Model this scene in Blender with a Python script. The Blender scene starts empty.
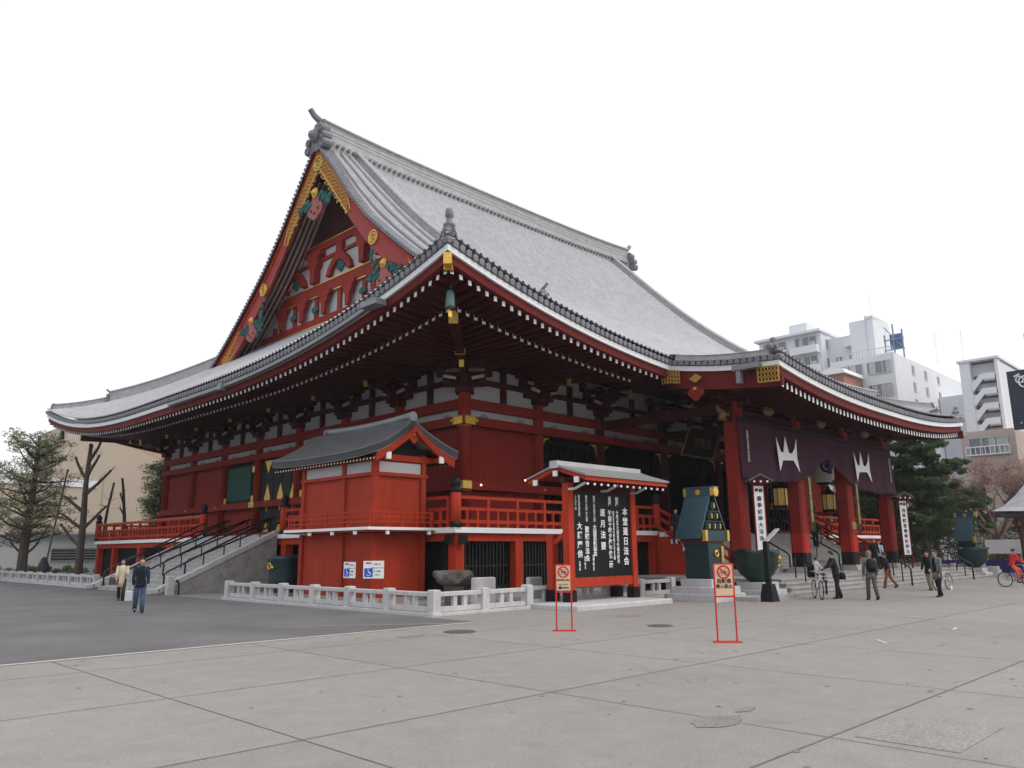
import bpy, math, random
from mathutils import Vector, Matrix
R = math.radians
random.seed(11)
S = bpy.context.scene
COL = S.collection
PI = math.pi

# ------------------------------------------------------------------ camera
cd = bpy.data.cameras.new('camera'); cam = bpy.data.objects.new('camera', cd); COL.objects.link(cam)
cd.sensor_width = 36.0; cd.lens = 785.55 / 1024 * 36.0; cd.clip_start = 0.1; cd.clip_end = 3000
pit, rol, yaw = 0.209145, -0.0076413, 0.7876934
F = Vector((math.cos(pit) * math.cos(yaw), math.cos(pit) * math.sin(yaw), math.sin(pit)))
Rt = Vector((math.sin(yaw), -math.cos(yaw), 0)); Up = Rt.cross(F)
R2 = math.cos(rol) * Rt + math.sin(rol) * Up; U2 = -math.sin(rol) * Rt + math.cos(rol) * Up
cam.matrix_world = Matrix(((R2.x, U2.x, -F.x, -22.677), (R2.y, U2.y, -F.y, -25.779), (R2.z, U2.z, -F.z, 1.75), (0, 0, 0, 1)))
S.camera = cam

# ------------------------------------------------------------------ sky and sun (overcast)
SUN_EL, SUN_AZ = R(48), R(-62)          # azimuth measured from +X, counter-clockwise
W = bpy.data.worlds.new('World'); S.world = W; W.use_nodes = True
nt = W.node_tree; nt.nodes.clear()
sky = nt.nodes.new('ShaderNodeTexSky'); sky.sky_type = 'NISHITA'; sky.sun_disc = False
sky.sun_elevation = SUN_EL; sky.sun_rotation = PI / 2 - SUN_AZ
sky.air_density = 1.0; sky.dust_density = 6.0; sky.altitude = 0
bg1 = nt.nodes.new('ShaderNodeBackground'); bg1.inputs[1].default_value = 0.05
nt.links.new(sky.outputs[0], bg1.inputs[0])
bg2 = nt.nodes.new('ShaderNodeBackground'); bg2.inputs[0].default_value = (0.965, 0.985, 1.0, 1); bg2.inputs[1].default_value = 0.90   # cloud layer
add = nt.nodes.new('ShaderNodeAddShader'); out = nt.nodes.new('ShaderNodeOutputWorld')
nt.links.new(bg1.outputs[0], add.inputs[0]); nt.links.new(bg2.outputs[0], add.inputs[1]); nt.links.new(add.outputs[0], out.inputs[0])
sl = bpy.data.lights.new('sun', 'SUN'); sl.energy = 0.7; sl.angle = R(30); sl.color = (1.0, 0.97, 0.93)
so = bpy.data.objects.new('sun', sl); COL.objects.link(so)
sd = Vector((math.cos(SUN_EL) * math.cos(SUN_AZ), math.cos(SUN_EL) * math.sin(SUN_AZ), math.sin(SUN_EL)))
so.rotation_euler = sd.to_track_quat('Z', 'Y').to_euler(); so.location = (0, -60, 60)
S.view_settings.view_transform = 'Standard'; S.view_settings.look = 'None'; S.view_settings.gamma = 1
S.view_settings.use_curve_mapping = False; S.view_settings.exposure = 0.15
S.cycles.max_bounces = 6

# ------------------------------------------------------------------ materials
MATS = {}
def mat(name, col, rough=0.7, metal=0.0, var=0.12, scale=2.0, bump=0.0, bscale=30.0, emit=None, alpha=None, fine=0.0, spec=0.22, grime=0.0):
    if name in MATS: return MATS[name]
    m = bpy.data.materials.new(name); m.use_nodes = True; MATS[name] = m
    n = m.node_tree.nodes; l = m.node_tree.links; b = n['Principled BSDF']
    b.inputs['Roughness'].default_value = rough; b.inputs['Metallic'].default_value = metal
    b.inputs['Base Color'].default_value = (*col, 1); b.inputs['Specular IOR Level'].default_value = 0.5 if metal > 0.2 else spec
    tc = n.new('ShaderNodeTexCoord')
    if var > 0:
        no = n.new('ShaderNodeTexNoise'); no.inputs['Scale'].default_value = scale; no.inputs['Detail'].default_value = 6; no.inputs['Roughness'].default_value = 0.65
        l.new(tc.outputs['Object'], no.inputs['Vector'])
        cr = n.new('ShaderNodeMapRange'); cr.inputs['From Min'].default_value = 0.3; cr.inputs['From Max'].default_value = 0.7
        cr.inputs['To Min'].default_value = 1 - var; cr.inputs['To Max'].default_value = 1 + var
        l.new(no.outputs['Fac'], cr.inputs['Value'])
        src = cr.outputs[0]
        if fine > 0:
            nf = n.new('ShaderNodeTexNoise'); nf.inputs['Scale'].default_value = bscale; nf.inputs['Detail'].default_value = 3
            l.new(tc.outputs['Object'], nf.inputs['Vector'])
            c2 = n.new('ShaderNodeMapRange'); c2.inputs['From Min'].default_value = 0.3; c2.inputs['From Max'].default_value = 0.7
            c2.inputs['To Min'].default_value = 1 - fine; c2.inputs['To Max'].default_value = 1 + fine
            l.new(nf.outputs['Fac'], c2.inputs['Value'])
            mm = n.new('ShaderNodeMath'); mm.operation = 'MULTIPLY'; l.new(src, mm.inputs[0]); l.new(c2.outputs[0], mm.inputs[1]); src = mm.outputs[0]
        mx = n.new('ShaderNodeVectorMath'); mx.operation = 'SCALE'; mx.inputs[0].default_value = col
        l.new(src, mx.inputs['Scale']); l.new(mx.outputs[0], b.inputs['Base Color'])
    if grime > 0:
        mp = n.new('ShaderNodeMapping'); mp.inputs['Scale'].default_value = (3.5, 3.5, 0.35); l.new(tc.outputs['Object'], mp.inputs['Vector'])
        g1 = n.new('ShaderNodeTexNoise'); g1.inputs['Scale'].default_value = 1.6; g1.inputs['Detail'].default_value = 8; g1.inputs['Roughness'].default_value = .7; l.new(mp.outputs[0], g1.inputs['Vector'])
        gr = n.new('ShaderNodeMapRange'); gr.inputs['From Min'].default_value = 0.42; gr.inputs['From Max'].default_value = 0.68; l.new(g1.outputs['Fac'], gr.inputs['Value'])
        gm = n.new('ShaderNodeMath'); gm.operation = 'MULTIPLY'; gm.inputs[1].default_value = grime; l.new(gr.outputs[0], gm.inputs[0])
        mixg = n.new('ShaderNodeMix'); mixg.data_type = 'RGBA'; mixg.inputs['B'].default_value = tuple(c*.45+.012 for c in col)+(1,)
        l.new(gm.outputs[0], mixg.inputs['Factor']); l.new(mx.outputs[0], mixg.inputs['A']); l.new(mixg.outputs['Result'], b.inputs['Base Color'])
        rr_ = n.new('ShaderNodeMapRange'); rr_.inputs['To Min'].default_value = rough; rr_.inputs['To Max'].default_value = min(1, rough+.25); l.new(g1.outputs['Fac'], rr_.inputs['Value']); l.new(rr_.outputs[0], b.inputs['Roughness'])
    if bump > 0:
        nb = n.new('ShaderNodeTexNoise'); nb.inputs['Scale'].default_value = bscale; nb.inputs['Detail'].default_value = 4
        l.new(tc.outputs['Object'], nb.inputs['Vector'])
        bp = n.new('ShaderNodeBump'); bp.inputs['Strength'].default_value = bump; bp.inputs['Distance'].default_value = 0.02
        l.new(nb.outputs['Fac'], bp.inputs['Height']); l.new(bp.outputs[0], b.inputs['Normal'])
    if emit:
        b.inputs['Emission Color'].default_value = (*col, 1); b.inputs['Emission Strength'].default_value = emit
    return m

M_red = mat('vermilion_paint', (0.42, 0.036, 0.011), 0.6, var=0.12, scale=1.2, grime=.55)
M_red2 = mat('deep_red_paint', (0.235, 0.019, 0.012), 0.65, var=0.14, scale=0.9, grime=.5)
M_redd = mat('shade_darkened_red_timber', (0.052, 0.005, 0.0065), 0.75, var=0.15, scale=1.5)  # base red darkened to carry the shade under eaves and porch
M_plast = mat('white_plaster', (0.44, 0.43, 0.44), 0.85, var=0.06, scale=1.0)
M_white = mat('white_paint', (0.78, 0.78, 0.80), 0.6, var=0.03)
M_gold = mat('gilt_metal', (0.66, 0.43, 0.09), 0.42, 0.7, var=0.15, scale=8)
M_black = mat('black_lacquer', (0.007, 0.0075, 0.010), 0.55, var=0.1)
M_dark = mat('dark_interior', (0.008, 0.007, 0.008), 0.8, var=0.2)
M_iron = mat('black_iron', (0.015, 0.015, 0.018), 0.45, 0.3, var=0.1)
M_stone = mat('pale_granite', (0.49, 0.485, 0.49), 0.85, grime=.3, var=0.10, scale=1.6, fine=0.12, bscale=60, bump=0.15)
M_step = mat('grey_granite', (0.34, 0.33, 0.32), 0.85, grime=.35, var=0.14, scale=1.2, fine=0.15, bscale=50, bump=0.15)
M_rough = mat('rough_stone_wall', (0.30, 0.285, 0.275), 0.95, var=0.25, scale=2.5, fine=0.2, bscale=18, bump=0.6)
M_boulder = mat('brown_boulder', (0.12, 0.105, 0.095), 0.95, var=0.3, scale=4, bump=0.8, bscale=12)
M_tile = mat('roof_end_tile', (0.20, 0.20, 0.22), 0.55, 0.0, var=0.25, scale=3)
M_ridge = mat('ridge_tile', (0.36, 0.355, 0.365), 0.6, var=0.16, scale=2.5, fine=0.15, bscale=14, bump=0.2)
M_copper = mat('weathered_copper_roof', (0.14, 0.142, 0.15), 0.5, 0.2, var=0.18, scale=2.0, fine=0.1, bscale=25)
M_cedge = mat('dark_roof_edge', (0.05, 0.052, 0.058), 0.6, var=0.15)
M_bronze = mat('green_bronze', (0.018, 0.045, 0.052), 0.42, 0.35, var=0.22, scale=5)
M_bronze2 = mat('blue_green_bronze_sheet', (0.040, 0.082, 0.112), 0.42, 0.35, var=0.15, scale=3)
M_gshut = mat('green_shutter', (0.008, 0.065, 0.05), 0.6, var=0.12)
M_purple = mat('purple_cloth', (0.052, 0.015, 0.032), 0.85, var=0.1, scale=1.5)
M_glass = mat('window_glass', (0.06, 0.075, 0.09), 0.12, var=0.15, scale=0.5)
M_pink = mat('pink_carving', (0.33, 0.095, 0.095), 0.6, var=0.15)
M_teal = mat('teal_carving', (0.02, 0.10, 0.095), 0.6, var=0.3, scale=5)
M_skin = mat('skin', (0.52, 0.33, 0.24), 0.6, var=0.04)
M_hair = mat('black_hair', (0.012, 0.01, 0.01), 0.5, var=0.2, scale=30)
M_rubber = mat('tyre_rubber', (0.02, 0.02, 0.02), 0.8, var=0.1)
M_steel = mat('brushed_steel', (0.45, 0.45, 0.47), 0.35, 0.8, var=0.08)
M_signw = mat('sign_white', (0.8, 0.8, 0.78), 0.5, var=0.02)
M_signc = mat('sign_peach', (0.72, 0.50, 0.33), 0.5, var=0.04)
M_signr = mat('sign_red', (0.55, 0.035, 0.03), 0.5, var=0.06)
M_blue = mat('sign_blue', (0.015, 0.10, 0.55), 0.5, var=0.03)
M_lamp = mat('lit_lantern_paper', (0.55, 0.38, 0.13), 0.6, var=0.0, emit=0.12)
M_warm = mat('warm_bulb', (1.0, 0.62, 0.30), 0.6, var=0.0, emit=3.0)

def roof_mat():
    m = bpy.data.materials.new('mottled_roof_tiles'); m.use_nodes = True
    n = m.node_tree.nodes; l = m.node_tree.links; b = n['Principled BSDF']; b.inputs['Roughness'].default_value = 0.55
    tc = n.new('ShaderNodeTexCoord')
    sn = n.new('ShaderNodeVectorMath'); sn.operation = 'SNAP'; sn.inputs[1].default_value = (0.30, 0.42, 0.42)
    l.new(tc.outputs['Object'], sn.inputs[0])
    wn = n.new('ShaderNodeTexWhiteNoise'); wn.noise_dimensions = '3D'; l.new(sn.outputs[0], wn.inputs['Vector'])
    mr = n.new('ShaderNodeMapRange'); mr.inputs['To Min'].default_value = 0.87; mr.inputs['To Max'].default_value = 1.10
    l.new(wn.outputs['Value'], mr.inputs['Value'])
    no = n.new('ShaderNodeTexNoise'); no.inputs['Scale'].default_value = 0.35; no.inputs['Detail'].default_value = 5; l.new(tc.outputs['Object'], no.inputs['Vector'])
    m2 = n.new('ShaderNodeMapRange'); m2.inputs['From Min'].default_value = 0.3; m2.inputs['From Max'].default_value = 0.7; m2.inputs['To Min'].default_value = 0.96; m2.inputs['To Max'].default_value = 1.04
    l.new(no.outputs['Fac'], m2.inputs['Value'])
    mm = n.new('ShaderNodeMath'); mm.operation = 'MULTIPLY'; l.new(mr.outputs[0], mm.inputs[0]); l.new(m2.outputs[0], mm.inputs[1])
    sc = n.new('ShaderNodeVectorMath'); sc.operation = 'SCALE'; sc.inputs[0].default_value = (0.40, 0.388, 0.412); l.new(mm.outputs[0], sc.inputs['Scale'])
    l.new(sc.outputs[0], b.inputs['Base Color'])
    return m
M_roof = roof_mat()

# ------------------------------------------------------------------ mesh builder
class MB:
    def __init__(s): s.v = []; s.f = []; s.m = []; s.isl = []
    def pieces(s):
        k = len(s.isl)
        if k < 2 or k > 400: return [list(range(k))]
        bb = []
        for i,(a,_) in enumerate(s.isl):
            e = s.isl[i+1][0] if i+1 < k else len(s.v); vv = s.v[a:e]
            lo = [min(q[c] for q in vv) for c in range(3)]; hi = [max(q[c] for q in vv) for c in range(3)]
            bb.append((lo,hi,math.dist(lo,hi)))
        par = list(range(k))
        def fd(x):
            while par[x] != x: par[x] = par[par[x]]; x = par[x]
            return x
        for i in range(k):
            for j in range(i+1,k):
                gp = math.sqrt(sum(max(0,bb[i][0][c]-bb[j][1][c],bb[j][0][c]-bb[i][1][c])**2 for c in range(3)))
                if gp <= max(.02,.45*max(bb[i][2],bb[j][2])): par[fd(i)] = fd(j)
        gr = {}
        for i in range(k): gr.setdefault(fd(i),[]).append(i)
        return list(gr.values())
    def subset(s, ids):
        r = MB(); k = len(s.isl)
        for i in ids:
            a,fa = s.isl[i]; e,fe = s.isl[i+1] if i+1 < k else (len(s.v),len(s.f))
            r.isl.append((len(r.v),len(r.f))); o = len(r.v)-a
            r.v += s.v[a:e]; r.f += [[q+o for q in f] for f in s.f[fa:fe]]; r.m += s.m[fa:fe]
        return r
    def add(s, vs, fs, m=0):
        s.isl.append((len(s.v),len(s.f)))
        o = len(s.v); s.v += [tuple(x) for x in vs]
        for f in fs: s.f.append([o + i for i in f]); s.m.append(m)
    def box(s, x0, x1, y0, y1, z0, z1, m=0):
        s.add([(x0,y0,z0),(x1,y0,z0),(x1,y1,z0),(x0,y1,z0),(x0,y0,z1),(x1,y0,z1),(x1,y1,z1),(x0,y1,z1)],
              [(0,3,2,1),(4,5,6,7),(0,1,5,4),(1,2,6,5),(2,3,7,6),(3,0,4,7)], m)
    def bbox(s, x0, x1, y0, y1, z0, z1, c=0.02, m=0):      # box with chamfered top edge
        s.box(x0, x1, y0, y1, z0, z1 - c, m)
        s.add([(x0,y0,z1-c),(x1,y0,z1-c),(x1,y1,z1-c),(x0,y1,z1-c),(x0+c,y0+c,z1),(x1-c,y0+c,z1),(x1-c,y1-c,z1),(x0+c,y1-c,z1)],
              [(4,5,6,7),(0,1,5,4),(1,2,6,5),(2,3,7,6),(3,0,4,7)], m)
    def bar(s, a, b, w, h, m=0, up=(0,0,1)):
        a = Vector(a); b = Vector(b); d = (b - a).normalized(); u = Vector(up)
        if abs(d.dot(u)) > 0.99: u = Vector((1, 0, 0))
        x = d.cross(u).normalized(); z = x.cross(d).normalized()
        vs = []
        for p in (a, b):
            for i, j in ((-1,-1),(1,-1),(1,1),(-1,1)): vs.append(p + x * (w/2*i) + z * (h/2*j))
        s.add(vs, [(0,1,2,3),(7,6,5,4),(0,4,5,1),(1,5,6,2),(2,6,7,3),(3,7,4,0)], m)
    def tube(s, pts, rad, n=8, m=0, cap=True):
        pts = [Vector(p) for p in pts]; k = len(pts); s.isl.append((len(s.v),len(s.f)))
        if not isinstance(rad, (list, tuple)): rad = [rad] * k
        o = len(s.v); px = None
        for i, p in enumerate(pts):
            d = (pts[min(i+1,k-1)] - pts[max(i-1,0)]).normalized()
            if px is None:
                u = Vector((0,0,1)) if abs(d.z) < 0.9 else Vector((1,0,0)); px = d.cross(u).normalized()
            px = (px - d * px.dot(d)).normalized(); py = d.cross(px)
            for j in range(n):
                a = 2*PI*j/n; s.v.append(tuple(p + (px*math.cos(a) + py*math.sin(a)) * rad[i]))
        for i in range(k-1):
            for j in range(n):
                s.f.append([o+i*n+j, o+i*n+(j+1)%n, o+(i+1)*n+(j+1)%n, o+(i+1)*n+j]); s.m.append(m)
        if cap:
            s.f.append([o+j for j in range(n)][::-1]); s.m.append(m); s.f.append([o+(k-1)*n+j for j in range(n)]); s.m.append(m)
    def lathe(s, prof, c=(0,0,0), n=16, m=0, sx=1, sy=1, rot=0):
        o = len(s.v); s.isl.append((len(s.v),len(s.f)))
        for r, z in prof:
            for j in range(n):
                a = 2*PI*j/n + rot; s.v.append((c[0]+r*math.cos(a)*sx, c[1]+r*math.sin(a)*sy, c[2]+z))
        for i in range(len(prof)-1):
            for j in range(n):
                s.f.append([o+i*n+j, o+i*n+(j+1)%n, o+(i+1)*n+(j+1)%n, o+(i+1)*n+j]); s.m.append(m)
        s.f.append([o+j for j in range(n)][::-1]); s.m.append(m); s.f.append([o+(len(prof)-1)*n+j for j in range(n)]); s.m.append(m)
    def ball(s, c, r, n=10, m=0, sc=(1,1,1)):
        s.lathe([(max(1e-4, r*math.sin(PI*i/n)*1.0), -r*math.cos(PI*i/n)*sc[2]) for i in range(n+1)], c, n+2, m, sc[0], sc[1])
    def prism(s, poly, fn, t0, t1, m=0):          # poly 2D, fn(u,v,t)->3D
        k = len(poly); vs = [fn(u, v, t0) for u, v in poly] + [fn(u, v, t1) for u, v in poly]
        s.add(vs, [list(range(k))[::-1], list(range(k, 2*k))] + [[i, (i+1)%k, k+(i+1)%k, k+i] for i in range(k)], m)
    def disc(s, c, nrm, r, t, n=16, m=0, r2=None):
        c = Vector(c); nr = Vector(nrm).normalized(); s.tube([c, c + nr*t], [r, r if r2 is None else r2], n, m)
    def ring(s, c, nrm, R_, r, n=24, k=6, m=0, a0=0, a1=2*PI):
        c = Vector(c); nr = Vector(nrm).normalized(); u = nr.cross(Vector((0,0,1)));
        if u.length < .1: u = Vector((1,0,0))
        u.normalize(); w = nr.cross(u)
        full = abs(a1-a0-2*PI) < 1e-6
        pts = [c + (u*math.cos(a0+(a1-a0)*i/n) + w*math.sin(a0+(a1-a0)*i/n))*R_ for i in range(n+1)]
        s.tube(pts, r, k, m, cap=not full)
    def build(s, name, mats, parent=None, smooth=False, loc=None, kind=None):
        me = bpy.data.meshes.new(name); me.from_pydata(s.v, [], s.f)
        if not isinstance(mats, (list, tuple)): mats = [mats]
        for x in mats: me.materials.append(x)
        if len(mats) > 1: me.polygons.foreach_set('material_index', s.m)
        if smooth: me.polygons.foreach_set('use_smooth', [True]*len(me.polygons))
        me.update()
        o = bpy.data.objects.new(name, me); COL.objects.link(o)
        if parent: o.parent = parent
        if loc: o.location = loc
        if kind: o['kind'] = kind
        return o

def empty(name, loc, label, cat, group=None, rz=0):
    o = bpy.data.objects.new(name, None); COL.objects.link(o); o.location = loc; o.rotation_euler = (0,0,rz)
    o.empty_display_size = 0.3
    o['label'] = label; o['category'] = cat
    if group: o['group'] = group
    return o
def tag(o, label, cat, group=None):
    o['label'] = label; o['category'] = cat
    if group: o['group'] = group
    return o
def copy_tree(o, parent=None):
    c = o.copy(); COL.objects.link(c)
    if parent: c.parent = parent
    for ch in [x for x in CHILD.get(o.name, [])]: copy_tree(ch, c)
    return c
CHILD = {}
def index_children():
    CHILD.clear()
    for o in bpy.data.objects:
        if o.parent: CHILD.setdefault(o.parent.name, []).append(o)

def text(s, size, loc, mx, m, parent, bold=0.012, vertical=True, spacing=1.0, name='lettering', ext=0.004):
    """flat lettering as a mesh. mx: 3x3 rotation whose X is reading right, Y is up, Z is outward"""
    cu = bpy.data.curves.new('t', 'FONT'); cu.body = '\n'.join(s) if vertical else s
    cu.size = size; cu.align_x = 'CENTER'; cu.align_y = 'TOP' if vertical else 'CENTER'
    cu.space_line = spacing * 0.82 if vertical else 1.0
    cu.extrude = ext; cu.offset = bold * size; cu.resolution_u = 2
    to = bpy.data.objects.new('t', cu); COL.objects.link(to)
    dg = bpy.context.evaluated_depsgraph_get()
    me = bpy.data.meshes.new_from_object(to.evaluated_get(dg))
    COL.objects.unlink(to); bpy.data.objects.remove(to)
    me.materials.clear(); me.materials.append(m); me.name = name
    me.transform(mx.to_4x4()); 
    o = bpy.data.objects.new(name, me); COL.objects.link(o); o.parent = parent; o.location = loc
    return o
def facing(nx, ny):
    n = Vector((nx, ny, 0)).normalized(); r = Vector((0,0,1)).cross(n)
    return Matrix(((r.x, 0, n.x), (r.y, 0, n.y), (0, 1, 0)))

# ================================================================== GROUND
def ground_mat():
    m = bpy.data.materials.new('concrete_slabs'); m.use_nodes = True
    n = m.node_tree.nodes; l = m.node_tree.links; b = n['Principled BSDF']; b.inputs['Roughness'].default_value = 0.85
    tc = n.new('ShaderNodeTexCoord')
    def noise(sc, det, a, bb, rough=.6):
        no = n.new('ShaderNodeTexNoise'); no.inputs['Scale'].default_value = sc; no.inputs['Detail'].default_value = det; no.inputs['Roughness'].default_value = rough
        l.new(tc.outputs['Object'], no.inputs['Vector'])
        r = n.new('ShaderNodeMapRange'); r.inputs['From Min'].default_value = 0.3; r.inputs['From Max'].default_value = 0.7
        r.inputs['To Min'].default_value = a; r.inputs['To Max'].default_value = bb; l.new(no.outputs['Fac'], r.inputs['Value']); return r.outputs[0]
    a = noise(0.12, 5, 0.90, 1.08); c = noise(2.2, 8, 0.86, 1.12, .8); d = noise(34, 6, 0.66, 1.32, .85)
    # slab tint
    ad = n.new('ShaderNodeVectorMath'); ad.operation = 'ADD'; ad.inputs[1].default_value = (14.95, 18.67, 0); l.new(tc.outputs['Object'], ad.inputs[0])
    sn = n.new('ShaderNodeVectorMath'); sn.operation = 'SNAP'; sn.inputs[1].default_value = (3.5, 3.56, 100); l.new(ad.outputs[0], sn.inputs[0])
    wn = n.new('ShaderNodeTexWhiteNoise'); l.new(sn.outputs[0], wn.inputs['Vector'])
    wr = n.new('ShaderNodeMapRange'); wr.inputs['To Min'].default_value = 0.95; wr.inputs['To Max'].default_value = 1.05; l.new(wn.outputs['Value'], wr.inputs['Value'])
    s = a
    for x in (c, d, wr.outputs[0]):
        k = n.new('ShaderNodeMath'); k.operation = 'MULTIPLY'; l.new(s, k.inputs[0]); l.new(x, k.inputs[1]); s = k.outputs[0]
    # blotchy dark stains
    v = n.new('ShaderNodeTexNoise'); v.inputs['Scale'].default_value = 0.9; v.inputs['Detail'].default_value = 8; v.inputs['Roughness'].default_value = .7; l.new(tc.outputs['Object'], v.inputs['Vector'])
    vr = n.new('ShaderNodeMapRange'); vr.inputs['From Min'].default_value = 0.60; vr.inputs['From Max'].default_value = 0.72; vr.inputs['To Min'].default_value = 1; vr.inputs['To Max'].default_value = 0.82; l.new(v.outputs['Fac'], vr.inputs['Value'])
    k = n.new('ShaderNodeMath'); k.operation = 'MULTIPLY'; l.new(s, k.inputs[0]); l.new(vr.outputs[0], k.inputs[1]); s = k.outputs[0]
    sc = n.new('ShaderNodeVectorMath'); sc.operation = 'SCALE'; sc.inputs[0].default_value = (0.262, 0.242, 0.226); l.new(s, sc.inputs['Scale'])
    l.new(sc.outputs[0], b.inputs['Base Color'])
    bp = n.new('ShaderNodeBump'); bp.inputs['Strength'].default_value = 0.25; bp.inputs['Distance'].default_value = 0.01; l.new(d, bp.inputs['Height']); l.new(bp.outputs[0], b.inputs['Normal'])
    return m
g = MB(); g.add([(-600,-300,0),(900,-300,0),(900,1200,0),(-600,1200,0)], [(0,1,2,3)])
g.build('ground', ground_mat(), kind='structure')
M_asph = mat('asphalt', (0.138, 0.134, 0.136), 0.85, var=0.22, scale=0.35, grime=0, fine=0.22, bscale=45, bump=0.3)
g = MB(); g.add([(-300,-10.45,0.004),(-8.75,-10.45,0.004),(-8.75,200,0.004),(-300,200,0.004)], [(0,1,2,3)])
g.build('asphalt_road', M_asph, kind='structure')
g = MB(); g.add([(-300,-10.62,0.008),(-8.9,-10.62,0.008),(-8.9,-10.45,0.008),(-300,-10.45,0.008)], [(0,1,2,3)])
g.build('road_edge_strip', mat('pale_concrete_edging', (0.42,0.40,0.37), .85, fine=.1), kind='structure')
g = MB(); g.add([(-12.95,-7.85,0.008),(-12.95,-7.7,0.008),(-9.2,-10.45,0.008),(-9.5,-10.45,0.008)], [(0,3,2,1)])
g.build('road_patch_strip', mat('patched_asphalt', (0.24,0.23,0.225), .85), kind='structure')
M_joint = mat('dark_joint', (0.195,0.181,0.170), .9, var=.3, scale=3)
g = MB()
jt = 0.006
xs = [-14.95+3.5*k for k in range(-3, 9)]; ys = [-18.67-3.56*k for k in range(-4, 2)]
for x in xs:
    if -23 < x: g.add([(x-.0075,-26,jt),(x+.0075,-26,jt),(x+.0075,-10.62 if x < -8.8 else -12.2,jt),(x-.0075,-10.62 if x < -8.8 else -12.2,jt)], [(0,1,2,3)])
for i, y in enumerate(sorted(set([-22.23,-18.67,-15.5,-12.3]))):
    x1 = -8.1 if y > -13 else 14
    g.add([(-40,y-.009,jt+.001),(x1,y-.009,jt+.001),(x1,y+.009,jt+.001),(-40,y+.009,jt+.001)], [(0,1,2,3)])
g.build('slab_joints', M_joint, kind='structure')
g = MB()      # manhole cover and patches flush with the ground
g.box(-14.76,-13.4,-23.3,-22.4,0.002,0.006); g.build('ground_patch', mat('dark_concrete_patch', (0.275,.255,.24), .9, fine=.3, bscale=34), kind='structure')
mh = MB(); mh.disc((-10.73,-12.08,0.001),(0,0,1),0.36,0.011,24); mh.ring((-10.73,-12.08,0.012),(0,0,1),0.33,0.006,24,4)
tag(mh.build('manhole_cover', mat('worn_iron',(.10,.095,.09),.7)), 'round dark iron manhole cover set in concrete near the fence corner', 'manhole cover')
mh = MB(); mh.disc((-6.72,-14.6,0.001),(0,0,1),0.30,0.011,24); mh.ring((-6.72,-14.6,0.012),(0,0,1),0.27,0.006,24,4)
tag(mh.build('manhole_cover', mat('worn_iron',(.10,.095,.09),.7)), 'round dark iron manhole cover set in concrete in front of notice board', 'manhole cover')
rnd = random.Random(77); g = MB()
for (x, y, rx, ry) in ((-15.05,-21.1,.42,.2),(-14.3,-21.0,.2,.08),(-4.9,-12.3,.5,.3),(-12.0,-12.0,.35,.12)):
    k = 22; g.add([(x+rx*math.cos(2*PI*j/k)*rnd.uniform(.75,1.15), y+ry*math.sin(2*PI*j/k)*rnd.uniform(.75,1.15), .0055) for j in range(k)], [tuple(range(k))])
for _ in range(170):
    x=rnd.uniform(-19,2); y=rnd.uniform(-24,-10.9); r_=rnd.choice((.012,.018,.026,.035)); g.add([(x+r_*math.cos(a)*1.2,y+r_*math.sin(a),.0052) for a in [k*PI/4 for k in range(8)]],[tuple(range(8))])
for (cx,cy,L,a) in ((-13.2,-19.6,1.6,.5),(-16.6,-17.4,1.1,2.2),(-11.5,-15.0,1.8,1.1)):
    for k in range(14):
        x0=cx+math.cos(a)*L*k/14; y0=cy+math.sin(a)*L*k/14; a+=rnd.uniform(-.35,.35); dx,dy=math.cos(a)*L/14,math.sin(a)*L/14; g.add([(x0-dy*.03,y0+dx*.03,.0053),(x0+dy*.03,y0-dx*.03,.0053),(x0+dx+dy*.03,y0+dy-dx*.03,.0053),(x0+dx-dy*.03,y0+dy+dx*.03,.0053)],[(0,1,2,3)])
        cx,cy=x0+dx-math.cos(a)*L*(k+1)/14,y0+dy-math.sin(a)*L*(k+1)/14
g.build('ground_stain', mat('stained_concrete', (0.215,.20,.185), .9, fine=.3, bscale=34), kind='structure')
g = MB()
for (x, y, a) in [(-6.68,-19.63,0.6), (-3.15,-19.86,0.2), (-0.7,-18.33,0.9)]:
    d = Vector((math.cos(a), math.sin(a), 0)); e = Vector((-d.y, d.x, 0)); c = Vector((x, y, 0.008))
    for u, w, L in ((d, e, .34), (e, d, .14)):
        g.add([c-u*L-w*.03, c+u*L-w*.03, c+u*L+w*.03, c-u*L+w*.03], [(0,1,2,3)]); c = c + Vector((0,0,.001))
g.build('ground_marking', mat('worn_white_marking',(.5,.49,.47),.9), kind='structure')

# ================================================================== TEMPLE HALL
WX, DY, XC, YC = 36.1, 32.7, 18.05, 16.35
EV = 6.6
KX0, KX1, KY = 6.4, 29.7, -11.7
hall = empty('temple_hall', (0,0,0), 'large red Buddhist temple hall with sweeping grey tiled roof, gilded gable and stone steps', 'temple')
def P(mb, name, mats, parent=None, smooth=False, kind=None):
    """link a part; when its pieces stand far apart each piece becomes a part of its own"""
    parent = parent or hall
    if kind == 'stuff': return mb.build(name, mats, parent, smooth, kind=kind)
    groups = mb.pieces()
    if len(groups) < 2 or len(groups) > 100: return mb.build(name, mats, parent, smooth)
    first = None
    for gset in groups:
        o = mb.subset(gset).build(name, mats, parent, smooth)
        first = first or o
    return first

COLY = [0, 4.67, 9.34, 14.01, 18.69, 23.36, 28.03, 32.7]
COLX = [0, 4.69, 9.39, 15.16, 20.94, 26.71, 31.41, 36.1]
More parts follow.
